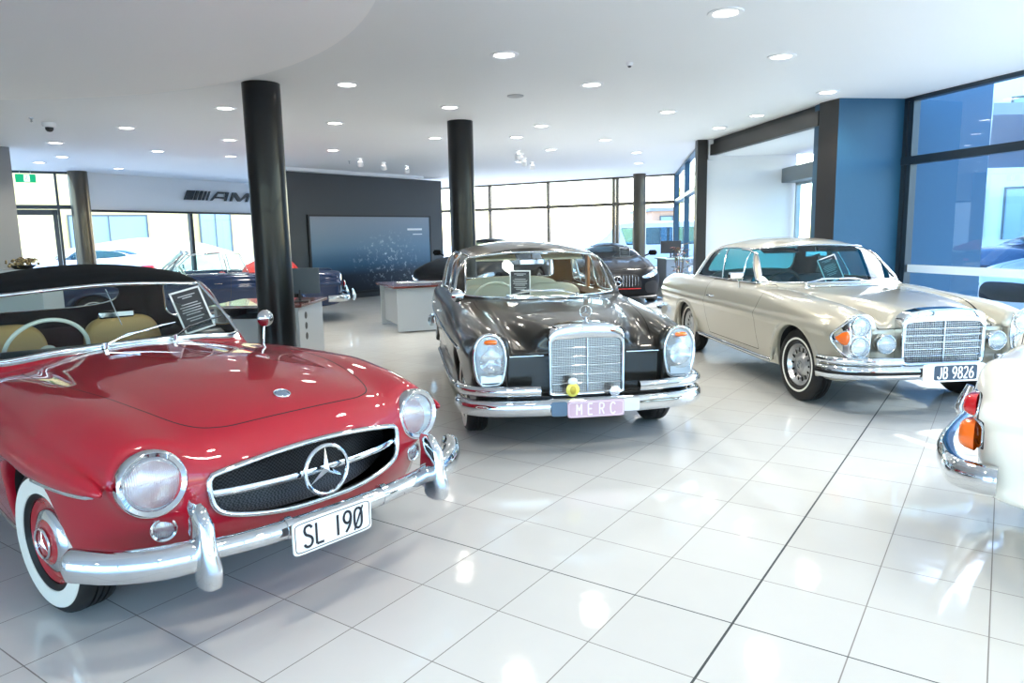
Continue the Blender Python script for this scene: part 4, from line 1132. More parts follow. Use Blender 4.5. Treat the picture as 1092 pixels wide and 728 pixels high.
def build_coupe():
    champ = paint('champagne_lacquer', (.50, .47, .39), .40, back=(.03, .04, .04), rough=.30)
    navy = noise_bump(mat('dark_leather', (.02, .035, .045), .5), 60, .15, .004)
    car, S = build_w111(dict(kind='coupe', name='champagne_coupe', label='champagne beige two-door coupe with a wide chrome grille and plate JB 9826', pos=(3.368, 6.318), rot=math.radians(-84.5), s=.995,
        arches=[(0, .375, .365, .315), (-2.84, .385, .315, .315)], R=.325, paint=champ, glass=glass('teal_glass', (.28, .66, .70), 1.), trim=navy, cap=champ,
        dash=mat('dash_black', (.015, .02, .022), .4, 0, .3), wheel_m=mat('black_rim', (.02, .02, .02), .3), steer=.06))
    pl = plate('number_plate', car, (.868, .005, .385), .52, .145, 'JB 9826', mat('plate_blue', (.018, .045, .09), .35), mat('plate_letters', (.85, .88, .9), .4), size=.088, frame=PLATEW, band=(.012, .36, .118), spx=.78, tk=.16)
    placard(car, (-1.055, .10, .985), 0, .25, 'black information card with white edge leaning inside the windscreen of the champagne coupe', w=.21, h=.265, roll=.32)
    return car, S
def build_white():
    cream = paint('cream_lacquer', (.86, .83, .75), rough=.3, back=(.1, .05, .03)); navy = MATS['dark_leather']
    car, S = build_w111(dict(kind='coupe', name='cream_coupe', label='cream white coupe cut off at the right edge, chrome bumper and orange tail light showing', pos=(5.53, .93), rot=math.radians(-42), s=1.0,
        arches=[(0, .375, .365, .315), (-2.84, .385, .315, .315)], R=.325, paint=cream, glass=glass('pale_glass'), trim=navy, cap=cream,
        dash=MATS['dash_black'], wheel_m=MATS['black_rim'], wrap_tail=True, h=.018))
    return car, S
def build_blue():
    bl = paint('navy_lacquer', (.006, .022, .075), .2, rough=.22, back=(.05, .005, .005)); red = noise_bump(mat('red_leather', (.55, .02, .015), .5), 8, .5, .02)
    car, S = build_w111(dict(kind='cabriolet', name='blue_cabriolet', label='open dark blue cabriolet with red seats and red hood cover parked before the windows', pos=(-7.14, 12.44), rot=math.radians(200), s=1.0,
        arches=[(0, .375, .365, .315), (-2.95, .385, .36, .315)], R=.325, paint=bl, glass=glass('teal_window', (.75, .93, .95)), trim=red, cap=bl, dash=mat('wood_dash', (.2, .08, .03), .3, 0, .5), wheel_m=mat('ivory', (.75, .78, .70), .3), h=.022))
    gl = glass('teal_window')
    # windscreen frame, side glass, hood cover
    base = cr([(-.98, .72, .96), (-.90, .45, .975), (-.86, 0, .98), (-.90, -.45, .975), (-.98, -.72, .96)], 5); top = cr([(-1.38, .60, 1.31), (-1.32, .35, 1.345), (-1.30, 0, 1.355), (-1.32, -.35, 1.345), (-1.38, -.60, 1.31)], 5)
    b = MB(); n = len(base); b.add(list(base) + list(top), [(i, i + 1, n + i + 1, n + i) for i in range(n - 1)]); b.obj('windshield', gl, car, smooth=60)
    b = MB(); b.tube(list(base) + list(top[::-1]), .016, 8, closed=True); b.obj('windshield_frame', CHROME, car, smooth=60)
    for s in (-1, 1):
        for nm, P in (('side_window', [(-1.06, .79, .96), (-1.42, .66, 1.28), (-1.95, .66, 1.30), (-2.02, .77, .96)]), ('quarter_window', [(-2.08, .77, .96), (-2.02, .66, 1.29), (-2.28, .66, 1.26), (-2.42, .76, .96)])):
            Q = [(a, c * s, d) for a, c, d in P]; b = MB().add(Q, [(0, 1, 2, 3)]); o = b.obj(nm, gl, car); b = MB(); b.tube(Q[:], .011, 8, closed=True); b.obj('window_frame', CHROME, o, smooth=60)
    b = MB(); V = []; F = []; nu, nv = 26, 20
    for i in range(nu + 1):
        for j in range(nv + 1):
            u, v = i / nu, j / nv; x = -2.30 - 1.02 * u; y = -.68 + 1.36 * v
            e = (math.sin(PI * u) ** .55) * (math.sin(PI * v) ** .45); V.append((x, y, .93 + (.27 + .03 * math.sin(u * 14 + v * 5) + .02 * math.sin(v * 17)) * e))
    for i in range(nu):
        for j in range(nv): k = i * (nv + 1) + j; F.append((k, k + 1, k + nv + 2, k + nv + 1))
    b.add(V, F); b.obj('hood_cover', red, car, smooth=60, label='red folded hood cover')
    placard(car, (-1.12, .25, .96), .3, .5, 'information card inside the windscreen of the blue cabriolet')
    return car, S
# ------------------------------------------------------------------ the showroom
CZ = 3.15
def P2(px, d=0): return px
def wall(name, a, b, z0, z1, t, m, kind='structure', side=1, parent=None):
    """vertical slab from a to b, thickness t to the left of a->b"""
    a, b = np.array(a, float), np.array(b, float); d = (b - a) / np.linalg.norm(b - a); n = np.array([-d[1], d[0]]) * side * t
    pts = [a, b, b + n, a + n]
    if side < 0: pts = pts[::-1]
    o = MB().prism([tuple(p) for p in pts], z0, z1).obj(name, m, parent, smooth=30)
    if kind: o['kind'] = kind
    return o

def bar(mb, a, b, w, d, z0=None, z1=None):
    """frame member between plan points a and b (or an upright when a == b)"""
    a, b = np.array(a, float), np.array(b, float)
    if np.linalg.norm(b - a) < 1e-6:
        return
    u = (b - a) / np.linalg.norm(b - a); n = np.array([-u[1], u[0]]) * d / 2
    mb.prism([tuple(a - n), tuple(b - n), tuple(b + n), tuple(a + n)], z0, z1)

def post(mb, p, u, w, d, z0, z1):
    p, u = np.array(p, float), np.array(u, float); u = u / np.linalg.norm(u); n = np.array([-u[1], u[0]])
    mb.prism([tuple(p - u * w / 2 - n * d / 2), tuple(p + u * w / 2 - n * d / 2), tuple(p + u * w / 2 + n * d / 2), tuple(p - u * w / 2 + n * d / 2)], z0, z1)

def glazing(n, a, b, cuts, transom, frame_m, glass_m, z1=CZ, w=.06, d=.10, z0=0., heads=True, band=None, tw=.09):
    """window wall: one frame, a pane between each pair of uprights above and below the transom"""
    a, b = np.array(a, float), np.array(b, float); L = np.linalg.norm(b - a); u = (b - a) / L
    fr = MB()
    for c in cuts: post(fr, a + u * c, u, w, d, z0, z1)
    bar(fr, a, b, w, d, z1 - .05, z1)
    bar(fr, a, b, w, d, z0, z0 + .06)
    if transom: bar(fr, a, b, w, d * 1.2, transom - tw / 2, transom + tw / 2)
    o = fr.obj('window_%d' % n, frame_m, None, smooth=30); o['kind'] = 'structure'
    for i in range(len(cuts) - 1):
        p, q = a + u * (cuts[i] + w / 2), a + u * (cuts[i + 1] - w / 2)
        for lo, hi in ([(z0 + .06, transom - tw / 2), (transom + tw / 2, z1 - .05)] if transom else [(z0 + .06, z1 - .05)]):
            g = MB(); g.add([(*p, lo), (*q, lo), (*q, hi), (*p, hi)], [(0, 1, 2, 3)]); g.obj('pane', glass_m, o)
            if band and lo < .5:
                k = MB(); nn = np.array([-u[1], u[0]]) * .004; k.add([(*(p - nn), band[0]), (*(q - nn), band[0]), (*(q - nn), band[1]), (*(p - nn), band[1])], [(0, 1, 2, 3)]); k.obj('frosted_band', mat('frosted_film', (.75, .85, .95), .5, trans=.0), o)
    return o

def build_room():
    # ---- floor tiles
    fm = mat('floor_tile', (.60, .60, .58), .07, spec=.38); nt = fm.node_tree; N = nt.nodes; Lk = nt.links; bs = N['Principled BSDF']
    geo = N.new('ShaderNodeTexCoord'); mp = N.new('ShaderNodeMapping'); mp.vector_type = 'POINT'
    s = .2727 * 1.52; th = .60408
    # tile axes: rotate world into tile frame, tile units
    sub = N.new('ShaderNodeVectorMath'); sub.operation = 'SUBTRACT'; sub.inputs[1].default_value = (.8398, 2.5834, 0)
    rot = N.new('ShaderNodeVectorRotate'); rot.rotation_type = 'Z_AXIS'; rot.inputs['Angle'].default_value = th
    sc = N.new('ShaderNodeVectorMath'); sc.operation = 'SCALE'; sc.inputs['Scale'].default_value = 1 / s
    Lk.new(geo.outputs['Object'], sub.inputs[0]); Lk.new(sub.outputs[0], rot.inputs['Vector']); Lk.new(rot.outputs[0], sc.inputs[0])
    sp = N.new('ShaderNodeSeparateXYZ'); Lk.new(sc.outputs[0], sp.inputs[0])
    def M(op, a, b=None, c=None):
        n = N.new('ShaderNodeMath'); n.operation = op
        for i, v in enumerate((a, b, c)):
            if v is None: continue
            if isinstance(v, (int, float)): n.inputs[i].default_value = v
            else: Lk.new(v, n.inputs[i])
        return n.outputs[0]
    masks = []; thick = []
    for ax in ('X', 'Y'):
        v = sp.outputs[ax]; dd = M('ABSOLUTE', M('SUBTRACT', v, M('ROUND', v)))
        masks.append(dd); thick.append(M('ABSOLUTE', v))
    dmin = M('MINIMUM', *masks); tmin = M('MINIMUM', thick[0], M('MULTIPLY', thick[1], 1.5))
    grout = M('LESS_THAN', dmin, .0058); joint = M('LESS_THAN', tmin, .0115)
    fl = N.new('ShaderNodeVectorMath'); fl.operation = 'FLOOR'; Lk.new(sc.outputs[0], fl.inputs[0])
    wn = N.new('ShaderNodeTexWhiteNoise'); wn.noise_dimensions = '3D'; Lk.new(fl.outputs[0], wn.inputs['Vector'])
    ns = N.new('ShaderNodeTexNoise'); ns.inputs['Scale'].default_value = 2.2; ns.inputs['Detail'].default_value = 5; Lk.new(sc.outputs[0], ns.inputs['Vector'])
    br = M('ADD', M('MULTIPLY', wn.outputs['Value'], .05), M('MULTIPLY_ADD', ns.outputs['Fac'], .05, .925))
    hsv = N.new('ShaderNodeHueSaturation'); hsv.inputs['Color'].default_value = (.61, .62, .60, 1); Lk.new(br, hsv.inputs['Value'])
    m1 = N.new('ShaderNodeMixRGB'); Lk.new(grout, m1.inputs[0]); Lk.new(hsv.outputs[0], m1.inputs[1]); m1.inputs[2].default_value = (.20, .19, .18, 1)
    m2 = N.new('ShaderNodeMixRGB'); Lk.new(joint, m2.inputs[0]); Lk.new(m1.outputs[0], m2.inputs[1]); m2.inputs[2].default_value = (.03, .04, .045, 1)
    Lk.new(m2.outputs[0], bs.inputs['Base Color'])
    rg = M('MULTIPLY_ADD', M('MAXIMUM', grout, joint), .5, .075); Lk.new(rg, bs.inputs['Roughness'])
    n2 = N.new('ShaderNodeTexNoise'); n2.inputs['Scale'].default_value = 3.0; n2.inputs['Detail'].default_value = 1; Lk.new(sc.outputs[0], n2.inputs['Vector'])
    bp = N.new('ShaderNodeBump'); bp.inputs['Strength'].default_value = .05; bp.inputs['Distance'].default_value = .02; Lk.new(n2.outputs['Fac'], bp.inputs['Height']); Lk.new(bp.outputs[0], bs.inputs['Normal'])
    room = [(-12.6, -6), (8.6, -6), (5.17, 9.53), (5.25, 13.45), (3.55, 13.45), (4.81, 20.76), (-2.9, 25.2), (-6.2, 23.5), (-9.9, 17.0), (-12.6, 15.2)]
    fo = MB().prism(room, -.06, 0).obj('floor', fm, None, smooth=30); fo['kind'] = 'structure'
    wht = mat('ceiling_white', (.82, .84, .85), .6); pl = mat('wall_white', (.78, .80, .82), .55)
    dark = noise_bump(mat('charcoal_panel', (.040, .046, .052), .45), 8, .1, .01); blk = mat('column_black', (.007, .008, .009), .28, 0, .10, spec=.25)
    frm = mat('window_frame', (.07, .08, .09), .4, .3); frd = mat('dark_frame', (.022, .020, .018), .4)
    blue = noise_bump(mat('skylight_blue_plaster', (.012, .085, .18), .5), 6, .3, .01)  # blue of the sky light put into a black wall colour
    ce = MB().prism(room, CZ, CZ + .2).obj('ceiling', wht, None, smooth=30); ce['kind'] = 'structure'
    bh = MB().prism([(-4.62 + 4.06 * math.cos(t), 3.22 + 4.06 * math.sin(t)) for t in np.linspace(0, 2 * PI, 129)[:-1]], CZ - .22, CZ).obj('ceiling_bulkhead', mat('bulkhead_white', (.94, .94, .93), .6), None, smooth=30); bh['kind'] = 'structure'
    # ---- walls
    gls = glass('window_glass', (.93, .97, .98)); glb = glass('side_glass', (.80, .92, .97), 1.3)
    u1 = np.array([-7.69 + 9.75, 20.88 - 16.96]); u1 = u1 / np.linalg.norm(u1)
    A0 = np.array([-9.9, 16.68]); A1 = A0 + u1 * 9.0
    wall('wall_back_left', A0, A1, 2.30, CZ, .12, pl)
    glazing(1, A0, A1, [.03, 2.95, 6.0, 8.97], None, frd, gls, 2.30, .09)
    glazing(2, (-12.4, 15.10), (-9.9, 16.9), [.05, 1.1, 1.42, 2.55, 2.9], 2.36, frm, gls, CZ, .05, .08)
    # glazed door in the left window wall
    w0 = np.array([-12.4, 15.10]); uw = np.array([2.5, 1.8]) / np.linalg.norm([2.5, 1.8])
    dn = MB(); p0, p1 = w0 + uw * 1.45, w0 + uw * 2.52; nn = np.array([uw[1], -uw[0]]) * .05
    for c in (1.5, 2.47): post(dn, w0 + uw * c + nn, uw, .09, .05, .02, 2.3)
    for z0, z1 in ((.02, .14), (2.18, 2.3)): bar(dn, p0 + nn, p1 + nn, 0, .05, z0, z1)
    do = dn.obj('door_1', frm, None, smooth=30); do['kind'] = 'structure'
    g = MB(); g.add([(*(p0 + nn), .14), (*(p1 + nn), .14), (*(p1 + nn), 2.18), (*(p0 + nn), 2.18)], [(0, 1, 2, 3)]); g.obj('pane', gls, do)
    g = MB(); g.tube([(*(w0 + uw * 1.62 + nn * 2.2), .95), (*(w0 + uw * 1.62 + nn * 2.2), 1.35)], .014, 8); g.obj('door_handle', CHROME, do, smooth=50)
    wall('wall_left', (-8.6, 12.46), (-12.7, 6), 0, CZ, .25, mat('wall_grey', (.30, .31, .32), .6))
    wall('wall_left_front', (-12.7, 6), (-12.7, -6), 0, CZ, .2, pl)
    glazing(8, (-12.6, -6), (8.6, -6), [.05, 3.5, 7, 10.5, 14, 17.6, 21.1], 2.36, frm, gls, CZ, .07, .10)  # unseen rear side, glazed to add daylight from behind the camera
    D0, D1 = np.array([-5.22, 16.57]), np.array([-1.93, 20.70]); ud = (D1 - D0) / np.linalg.norm(D1 - D0); nd = np.array([ud[1], -ud[0]])
    wall('wall_feature', D0, D1, 0, CZ - .08, .35, dark)
    ct = MB(); ct.prism([tuple(D0 + nd * .25), tuple(D0 + ud * 4.35 + nd * .25), tuple(D0 + ud * 4.35 - nd * .3), tuple(D0 - nd * .3)], CZ - .08, CZ - .005); q = ct.obj('trim_1', mat('cove_white', (.85, .88, .9), .5), None); q['kind'] = 'structure'
    glazing(3, (-2.9, 25.2), (4.81, 20.76), [.03, 1.2, 2.62, 4.78, 6.98, 7.1, 8.86], 2.36, mat('bronze_frame', (.10, .085, .065), .4), gls, CZ, .07, .12)
    wall('wall_back_corner', (-6.2, 23.9), (-2.9, 25.2), 0, CZ, .1, pl)
    glazing(4, (4.81, 20.76), (3.62, 13.5), [.03, 3.55, 3.62, 7.3], 2.36, mat('blue_frame', (.03, .09, .15), .35, .3), gls, CZ, .07, .12)
    # entrance recess
    wall('wall_post', (3.44, 13.25), (3.62, 13.25), 0, CZ, .18, frd)
    wall('wall_recess', (3.62, 13.38), (5.30, 13.38), 0, 2.87, .15, pl)
    MBb = MB().prism([(3.66, 13.3), (4.12, 9.75), (4.22, 9.75), (3.76, 13.3)], 2.87, 3.06); q = MBb.obj('beam', frd, None); q['kind'] = 'structure'
    q = MB().prism([(3.70, 13.38), (4.20, 9.72), (5.6, 9.72), (5.6, 13.38)], 2.87, 2.95).obj('ceiling_recess', wht, None); q['kind'] = 'structure'
    q = MB().prism([(3.72, 13.3), (4.18, 9.75), (4.22, 9.75), (3.78, 13.3)], 3.06, CZ).obj('trim_2', BLACK, None); q['kind'] = 'structure'
    q = MB().prism([(3.64, 13.25), (3.76, 13.25), (3.76, 13.36), (3.64, 13.36)], 2.80, CZ).obj('trim_3', pl, None); q['kind'] = 'structure'
    glazing(5, (5.30, 13.3), (5.30, 9.95), [.03, .75, .82, 2.0, 3.3], None, mat('silver_frame', (.35, .42, .46), .35, .4), glass('teal_window', (.75, .93, .95)), 2.36, .06, .08)
    q = MB(); q.box((5.02, 11.6, 2.36), (5.32, 13.36, 2.62)); q = q.obj('trim_4', mat('header_grey', (.16, .19, .21), .45), None, bevel=.01); q['kind'] = 'structure'
    # black corner pier: dark side face, front coloured blue to imitate sky light
    k = MB(); k.prism([(4.12, 9.71), (4.22, 9.36), (4.24, 9.37), (4.14, 9.72)], 0, CZ); q = k.obj('wall_pier_side', frd, None); q['kind'] = 'structure'
    k = MB(); k.prism([(4.22, 9.36), (5.13, 9.50), (5.13, 9.90), (4.14, 9.90), (4.14, 9.71)], 0, CZ); q = k.obj('wall_pier', noise_bump(mat('skylight_tinted_plaster', (.010, .075, .15), .5), 6, .3, .01), None, smooth=30); q['kind'] = 'structure'
    e0, e1 = np.array([5.17, 9.53]), np.array([5.17 + .40 * 3.9, 9.53 - 1.56 * 3.9])
    glazing(6, e0, e1, [.04, .14, 6.28], 2.36, mat('navy_frame', (.02, .035, .05), .35, .2), glb, CZ, .07, .10, band=(.93, 1.03), tw=.10)
    e2 = e1 + np.array([.40, -1.56]) * 6
    glazing(7, e1, e2, [.04, 3.2, 6.4, 9.6], 2.36, mat('navy_frame'), glb, CZ, .07, .10, band=(.93, 1.03), tw=.10)
    k = MB(); k.prism([(5.26, 9.62), (6.34, 9.62), (6.34, 9.95), (5.26, 9.95)], -.05, 3.4); q = k.obj('exterior_wall', MATS['skylight_tinted_plaster'], None); q['kind'] = 'structure'  # same sky-light blue painted into the outer wall
    k = MB(); k.prism([(7.6, 11.5), (16, 11.5), (25, 22), (14.5, 22)], 3.22, 3.4); q = k.obj('exterior_canopy', mat('canopy_soffit', (.22, .26, .34), .5), None); q['kind'] = 'structure'
    # ---- round columns
    for i, (x, y, r, lab) in enumerate(((-2.60, 7.84, .195, 0), (-.685, 10.60, .185, 0), (-9.82, 16.6, .20, 0), (3.71, 20.6, .18, 0))):
        c = MB(); c.lathe([(r, 0), (r, CZ)], 64, 'z', c=(x, y, 0), cap=True); c.lathe([(r + .012, 0), (r + .012, .06), (r, .065)], 64, 'z', c=(x, y, 0))
        q = c.obj('column', blk if i < 2 else mat('column_bronze', (.055, .045, .03), .3, .2, .3), None, smooth=40); q['kind'] = 'structure'
    return D0, ud, nd, A0, u1, uw

def build_ceiling_items():
    S_ = .9157   # ceiling pixels were taken at 3.3 m
    ring = mat('fitting_white', (.85, .86, .87), .35); lampm = mat('lamp_glow', (1, 1, 1), .4, emit=(1., .97, .92), es=5.)
    D = [(1.82, 6.20), (-.02, 7.44), (2.87, 7.75), (4.24, 9.76), (1.03, 8.97), (-1.87, 8.68), (2.41, 11.06), (3.93, 11.59), (3.70, 12.85), (-.80, 10.29), (.56, 12.2), (-2.69, 11.47), (-1.33, 13.41), (1.88, 14.17),
         (.16, 13.51), (.91, 15.6), (-3.82, 10.01), (-5.96, 11.51), (-8.02, 13.0), (-6.93, 14.48), (-4.97, 13.1), (-9.19, 15.07), (-10.27, 16.0), (-3.57, 14.91), (-5.92, 15.6), (-9.4, 17.6), (2.9, 16.5), (3.4, 19.0), (.3, 18.0)]
    extra = [(-9.9, 1.5), (-9.9, 5.5), (-3, -2.6), (-6.8, -2.4), (-10, -2.5), (.6, .8), (3.4, 3.6), (1.2, 4.0), (4.6, 1.5), (2.2, .6), (-.2, 1.6), (.4, -2.4), (3.0, -2.4), (5.6, -1.6), ]  # unseen lamps added to brighten floor, bulkhead and reflections
    proto = None; n = 0
    where = ['largest downlight, at the very top of the view, nearest the camera', 'large downlight above the grey saloon, between it and the bulkhead edge', 'large downlight above the roof of the champagne coupe',
        'downlight just left of the top of the corner pier', 'downlight beside the small motion sensor, above the black sports coupe', 'large downlight between the two black columns, nearest of the line there',
        'downlight over the gap between grey saloon and champagne coupe', 'downlight beside the dark beam of the entrance recess, near end', 'downlight beside the dark beam of the entrance recess, far end',
        'downlight just in front of the top of the second black column', 'downlight behind the round speaker grille, right of the second black column', 'second downlight in the line between the two black columns',
        'downlight just left of the top of the second black column', 'downlight before the side glazing, left of the dark door post', 'downlight beside the row of small spotlights over the hall',
        'downlight beyond the row of small spotlights, towards the back windows', 'downlight just left of the top of the big black column', 'downlight right of the white dome camera',
        'downlight behind the white dome camera', 'downlight above the left half of the white lettered band', 'downlight above the black lettering, left of the big black column',
        'downlight above the glazed door, nearer of the pair there', 'downlight above the glazed door beside the grey wall end', 'downlight farthest back in the line before the dark feature wall',
        'downlight directly above the black lettering on the white band', 'small far downlight above the bronze column at the left', 'far downlight above the black sports coupe',
        'far downlight beside the slim column at the back windows', 'far downlight before the middle of the back windows']
    allp = [(x * S_, y * S_) for x, y in D] + extra
    for i, (x, y) in enumerate(allp):
        if i == 0:
            t = empty('downlight', (x, y, CZ), 0, None, 'ceiling light', 'recessed ceiling downlights')
            b = MB(); b.lathe([(.135, 0), (.13, -.008), (.10, -.012), (.09, -.004)], 40, 'z'); b.obj('trim_ring', ring, t, smooth=40)
            b = MB(); b.lathe([(.001, -.006), (.09, -.006)], 40, 'z'); b.obj('diffuser', lampm, t, smooth=40); proto = t
        else:
            t = copy_tree(proto); t.location = (x, y, CZ)
        t['label'] = where[i] if i < len(where) else 'added unseen downlight beside or behind the viewpoint, brightening the hall'
        l = bpy.data.lights.new('downlight_lamp', 'SPOT'); l.energy = ENERGY_DOWN; l.spot_size = 2.4; l.spot_blend = .6; l.shadow_soft_size = .13; l.color = (1, .92, .79)
        o = bpy.data.objects.new('downlight_lamp', l); COL.objects.link(o); o.location = (x, y, CZ - .03)
    # small directional spots near the feature wall and in the middle
    sp = None
    grpA = 'three small spotlights before the dark wall'; grpB = 'spotlights in a row over the middle of the hall'
    for i, (x, y, g) in enumerate(((-3.08, 15.2, 0), (-2.75, 16.1, 0), (-2.35, 16.9, 0), (.20, 14.3, 1), (.27, 14.9, 1), (.35, 15.8, 1), (.55, 16.7, 1))):
        if sp is None:
            sp = empty('ceiling_spotlight', (x, y, CZ), 0, None, 'spotlight')
            b = MB(); b.lathe([(.05, 0), (.05, -.02), (.02, -.025), (.02, -.06)], 20, 'z'); b.obj('mount', ring, sp, smooth=40)
            b = MB(); b.lathe([(.03, .05), (.055, .04), (.06, -.05), (.05, -.055)], 24, 'z', M=RT((0, 0, -.10), rx=.5)); b.obj('lamp_head', ring, sp, smooth=40)
            b = MB(); b.lathe([(.001, -.05), (.05, -.05)], 24, 'z', M=RT((0, 0, -.10), rx=.5)); b.obj('bulb', lampm, sp, smooth=40); t = sp
        else:
            t = copy_tree(sp); t.location = (x, y, CZ)
        t['label'] = ['leftmost small spotlight on the ceiling before the dark feature wall', 'middle small spotlight before the dark feature wall', 'rightmost small spotlight before the dark feature wall', 'nearest small spotlight of the row over the middle of the hall', 'second small spotlight of the row over the middle of the hall', 'third small spotlight of the row over the middle of the hall', 'farthest small spotlight of the row over the middle of the hall'][i]
        t['group'] = grpB if g else grpA
    # camera dome, detectors, vent
    t = empty('security_camera', (-6.8 * S_, 10.92 * S_, CZ + .004), 0, 'white dome security camera on the ceiling left of the big black column', 'security camera')
    b = MB(); b.lathe([(.085, 0), (.085, -.03), (.075, -.06), (.05, -.065)], 28, 'z'); b.obj('housing', ring, t, smooth=40)
    b = MB(); b.lathe([(.052, -.062), (.048, -.095), (.03, -.118), (.001, -.125)], 28, 'z'); b.obj('dome', BLACK, t, smooth=60)
    t = empty('motion_sensor', (1.31 * S_, 7.9 * S_, CZ + .004), 0, 'small white motion sensor on the ceiling right of the centre downlight', 'sensor')
    b = MB(); b.lathe([(.035, 0), (.034, -.02), (.02, -.035)], 20, 'z'); b.obj('housing', ring, t, smooth=40)
    b = MB(); b.lathe([(.02, -.033), (.015, -.045), (.001, -.05)], 20, 'z'); b.obj('sensor_eye', BLACK, t, smooth=60)
    t = empty('ceiling_speaker', (.11 * S_, 9.58 * S_, CZ), 0, 'round grey speaker grille flush in the ceiling behind the nearest row of downlights', 'speaker')
    b = MB(); b.lathe([(.10, 0), (.095, -.01), (.001, -.012)], 28, 'z'); b.obj('speaker_grille', mat('grille_grey', (.45, .46, .47), .6), t, smooth=40)
    for i, (x, y, l) in enumerate(((-6.2, 9.6, 'small sprinkler head on the ceiling beside the dome camera'), (-3.4, 15.6, 'small sprinkler head on the ceiling near the dark feature wall'), (-3.1, 9.4, 'small sprinkler head on the ceiling right of the big black column'))):
        t = empty('sprinkler', (x, y, CZ + .004), 0, l, 'sprinkler', 'ceiling sprinklers')
        b = MB(); b.lathe([(.03, 0), (.028, -.01), (.01, -.015), (.01, -.05), (.022, -.052), (.001, -.058)], 16, 'z'); b.obj('head', DARKCH, t, smooth=40)
# ------------------------------------------------------------------ modern cars, furniture, outdoors
def build_sports(name, label, pos, rot, pm, h=.02, gl=None, group=None, kind='gt', scale=1.):
    gl = gl or glass('dark_car_glass', (.25, .32, .32))
    if kind == 'gt': W, zr_pk, L1 = .965, 1.285, -3.58
    else: W, zr_pk, L1 = .92, 1.45, -3.75
    k = zr_pk - 1.285
    zc = crv([-3.7, -3.4, -2.9, -.75, -.3, .3, .7, .92], [.80, .93 + k, .97 + k, .96 + k * .6, .93 + k * .4, .85 + k * .3, .74 + k * .2, .58])
    w = crv([-3.7, -3.2, -2.6, -1.4, 0, .5, .8, .95], [.80, W - .03, W, W - .06, W, W - .03, W - .10, W - .22])
    zr = crv([-.9, -1.3, -1.7, -2.2, -2.9, -3.4], [1.15 + k, 1.255 + k, 1.285 + k, 1.255 + k, 1.08 + k * 1.2, .90])
    xw = lambda y, z: -.62 - .22 * (y / .65) ** 2 - (z - .93 - k * .5) * 1.75
    def side(x, z): return w(x) - .6 * np.clip(z - .72, 0, 1) ** 1.5 - .25 * np.maximum(.5 - z, 0) ** 1.3
    def F0(x, y, z):
        ay = np.abs(y)
        F = smax(z - (zc(x) - .06 * ay ** 2 + .05 * np.exp(-((ay - .68) / .14) ** 2) * np.clip((x + 1.4) / 1.2, 0, 1) - .10 * np.maximum(ay - .80, 0) / .15), ay - side(x, z), .14)
        F = smax(F, x - (.93 - .28 * (ay / .8) ** 2.6 - .5 * (z - .5) ** 2), .10)
        F = smax(F, L1 + .15 * (ay / .8) ** 3 + .3 * np.maximum(z - .8, 0) - x, .10)
        G = smax(z - (zr(x) - .12 * (ay / .55) ** 2), ay - (.80 - .62 * (z - .90)), .12)
        G = smax(smax(G, x - xw(y, z), .05), .85 - z, .02)
        return smax(smin(F, G, .05), .14 - z, .05)
    def F(x, y, z):
        f = F0(x, y, z)
        for c in (0, -2.63): f = smax(f, -np.maximum(np.sqrt((x - c) ** 2 + (z - .345) ** 2) - .385, .58 - np.abs(y)), .02)
        return f
    S = Surf(F, (-3.9, 0, .05), (1.05, 1.05, 1.55), h)
    car = empty(name, (pos[0], pos[1], pos[2] if len(pos) > 2 else 0), rot, label, 'car', group, scale)
    zt = 1.20 + k
    ws = poly([(-.62, .985 + k * .5), (-.50, zt - .02), (0, zt + .02), (.50, zt - .02), (.62, .985 + k * .5), (0, .965 + k * .5)], 5)
    S.panel('windshield', lambda V: np.maximum(ws(V[:, 1], V[:, 2]), -1.5 - V[:, 0]), .004)
    sw = poly([(-.95, .99 + k * .6), (-1.30, 1.17 + k), (-1.75, 1.215 + k), (-2.35, 1.16 + k), (-2.75, 1.03 + k), (-2.5, .99 + k * .8)], 4)
    S.pair('side_window', lambda V: np.maximum(sw(V[:, 0], V[:, 2]), .45 - np.abs(V[:, 1])), .004)
    rw = poly([(-.5, 1.02 + k), (-.42, 1.18 + k), (.42, 1.18 + k), (.5, 1.02 + k)])
    S.panel('rear_window', lambda V: np.maximum(rw(V[:, 1], V[:, 2]), V[:, 0] + 2.2), .004)
    hl = poly([(.52, .60), (.66, .66), (.86, .76), (.93, .74), (.90, .66), (.80, .60), (.62, .555)], 4)
    S.pair('headlight', lambda V: np.maximum(hl(np.abs(V[:, 1]), V[:, 2]), .2 - V[:, 0]), .004)
    gr = poly([(-.46, .60), (-.30, .655), (.30, .655), (.46, .60), (.52, .42), (.40, .36), (-.40, .36), (-.52, .42)], 3)
    S.panel('grille', lambda V: np.maximum(gr(V[:, 1], V[:, 2]), .4 - V[:, 0]), 0)
    it = poly([(.60, .46), (.84, .50), (.88, .28), (.64, .26)], 3)
    S.pair('air_intake', lambda V: np.maximum(it(np.abs(V[:, 1]), V[:, 2]), .3 - V[:, 0]), 0)
    hood = poly([(-.68, -.62), (.35, -.56), (.70, -.36), (.76, 0), (.70, .36), (.35, .56), (-.68, .62)])
    S.panel('hood', lambda V: np.maximum(hood(V[:, 0], V[:, 1]), .6 - V[:, 2]), .004)
    dr = poly([(-.62, .30), (-.70, .95), (-1.9, .97 + k * .6), (-1.95, .35)])
    S.pair('door', lambda V: np.maximum(dr(V[:, 0], V[:, 2]), .5 - np.abs(V[:, 1])), .004)
    tl = poly([(.45, .80), (.86, .82), (.90, .74), (.50, .73)], 3)
    S.pair('tail_light', lambda V: np.maximum(tl(np.abs(V[:, 1]), V[:, 2]), V[:, 0] + 3.2), .004)
    S.build('body', pm, car); S.build('hood', pm, car); S.build_pair('door', pm, car)
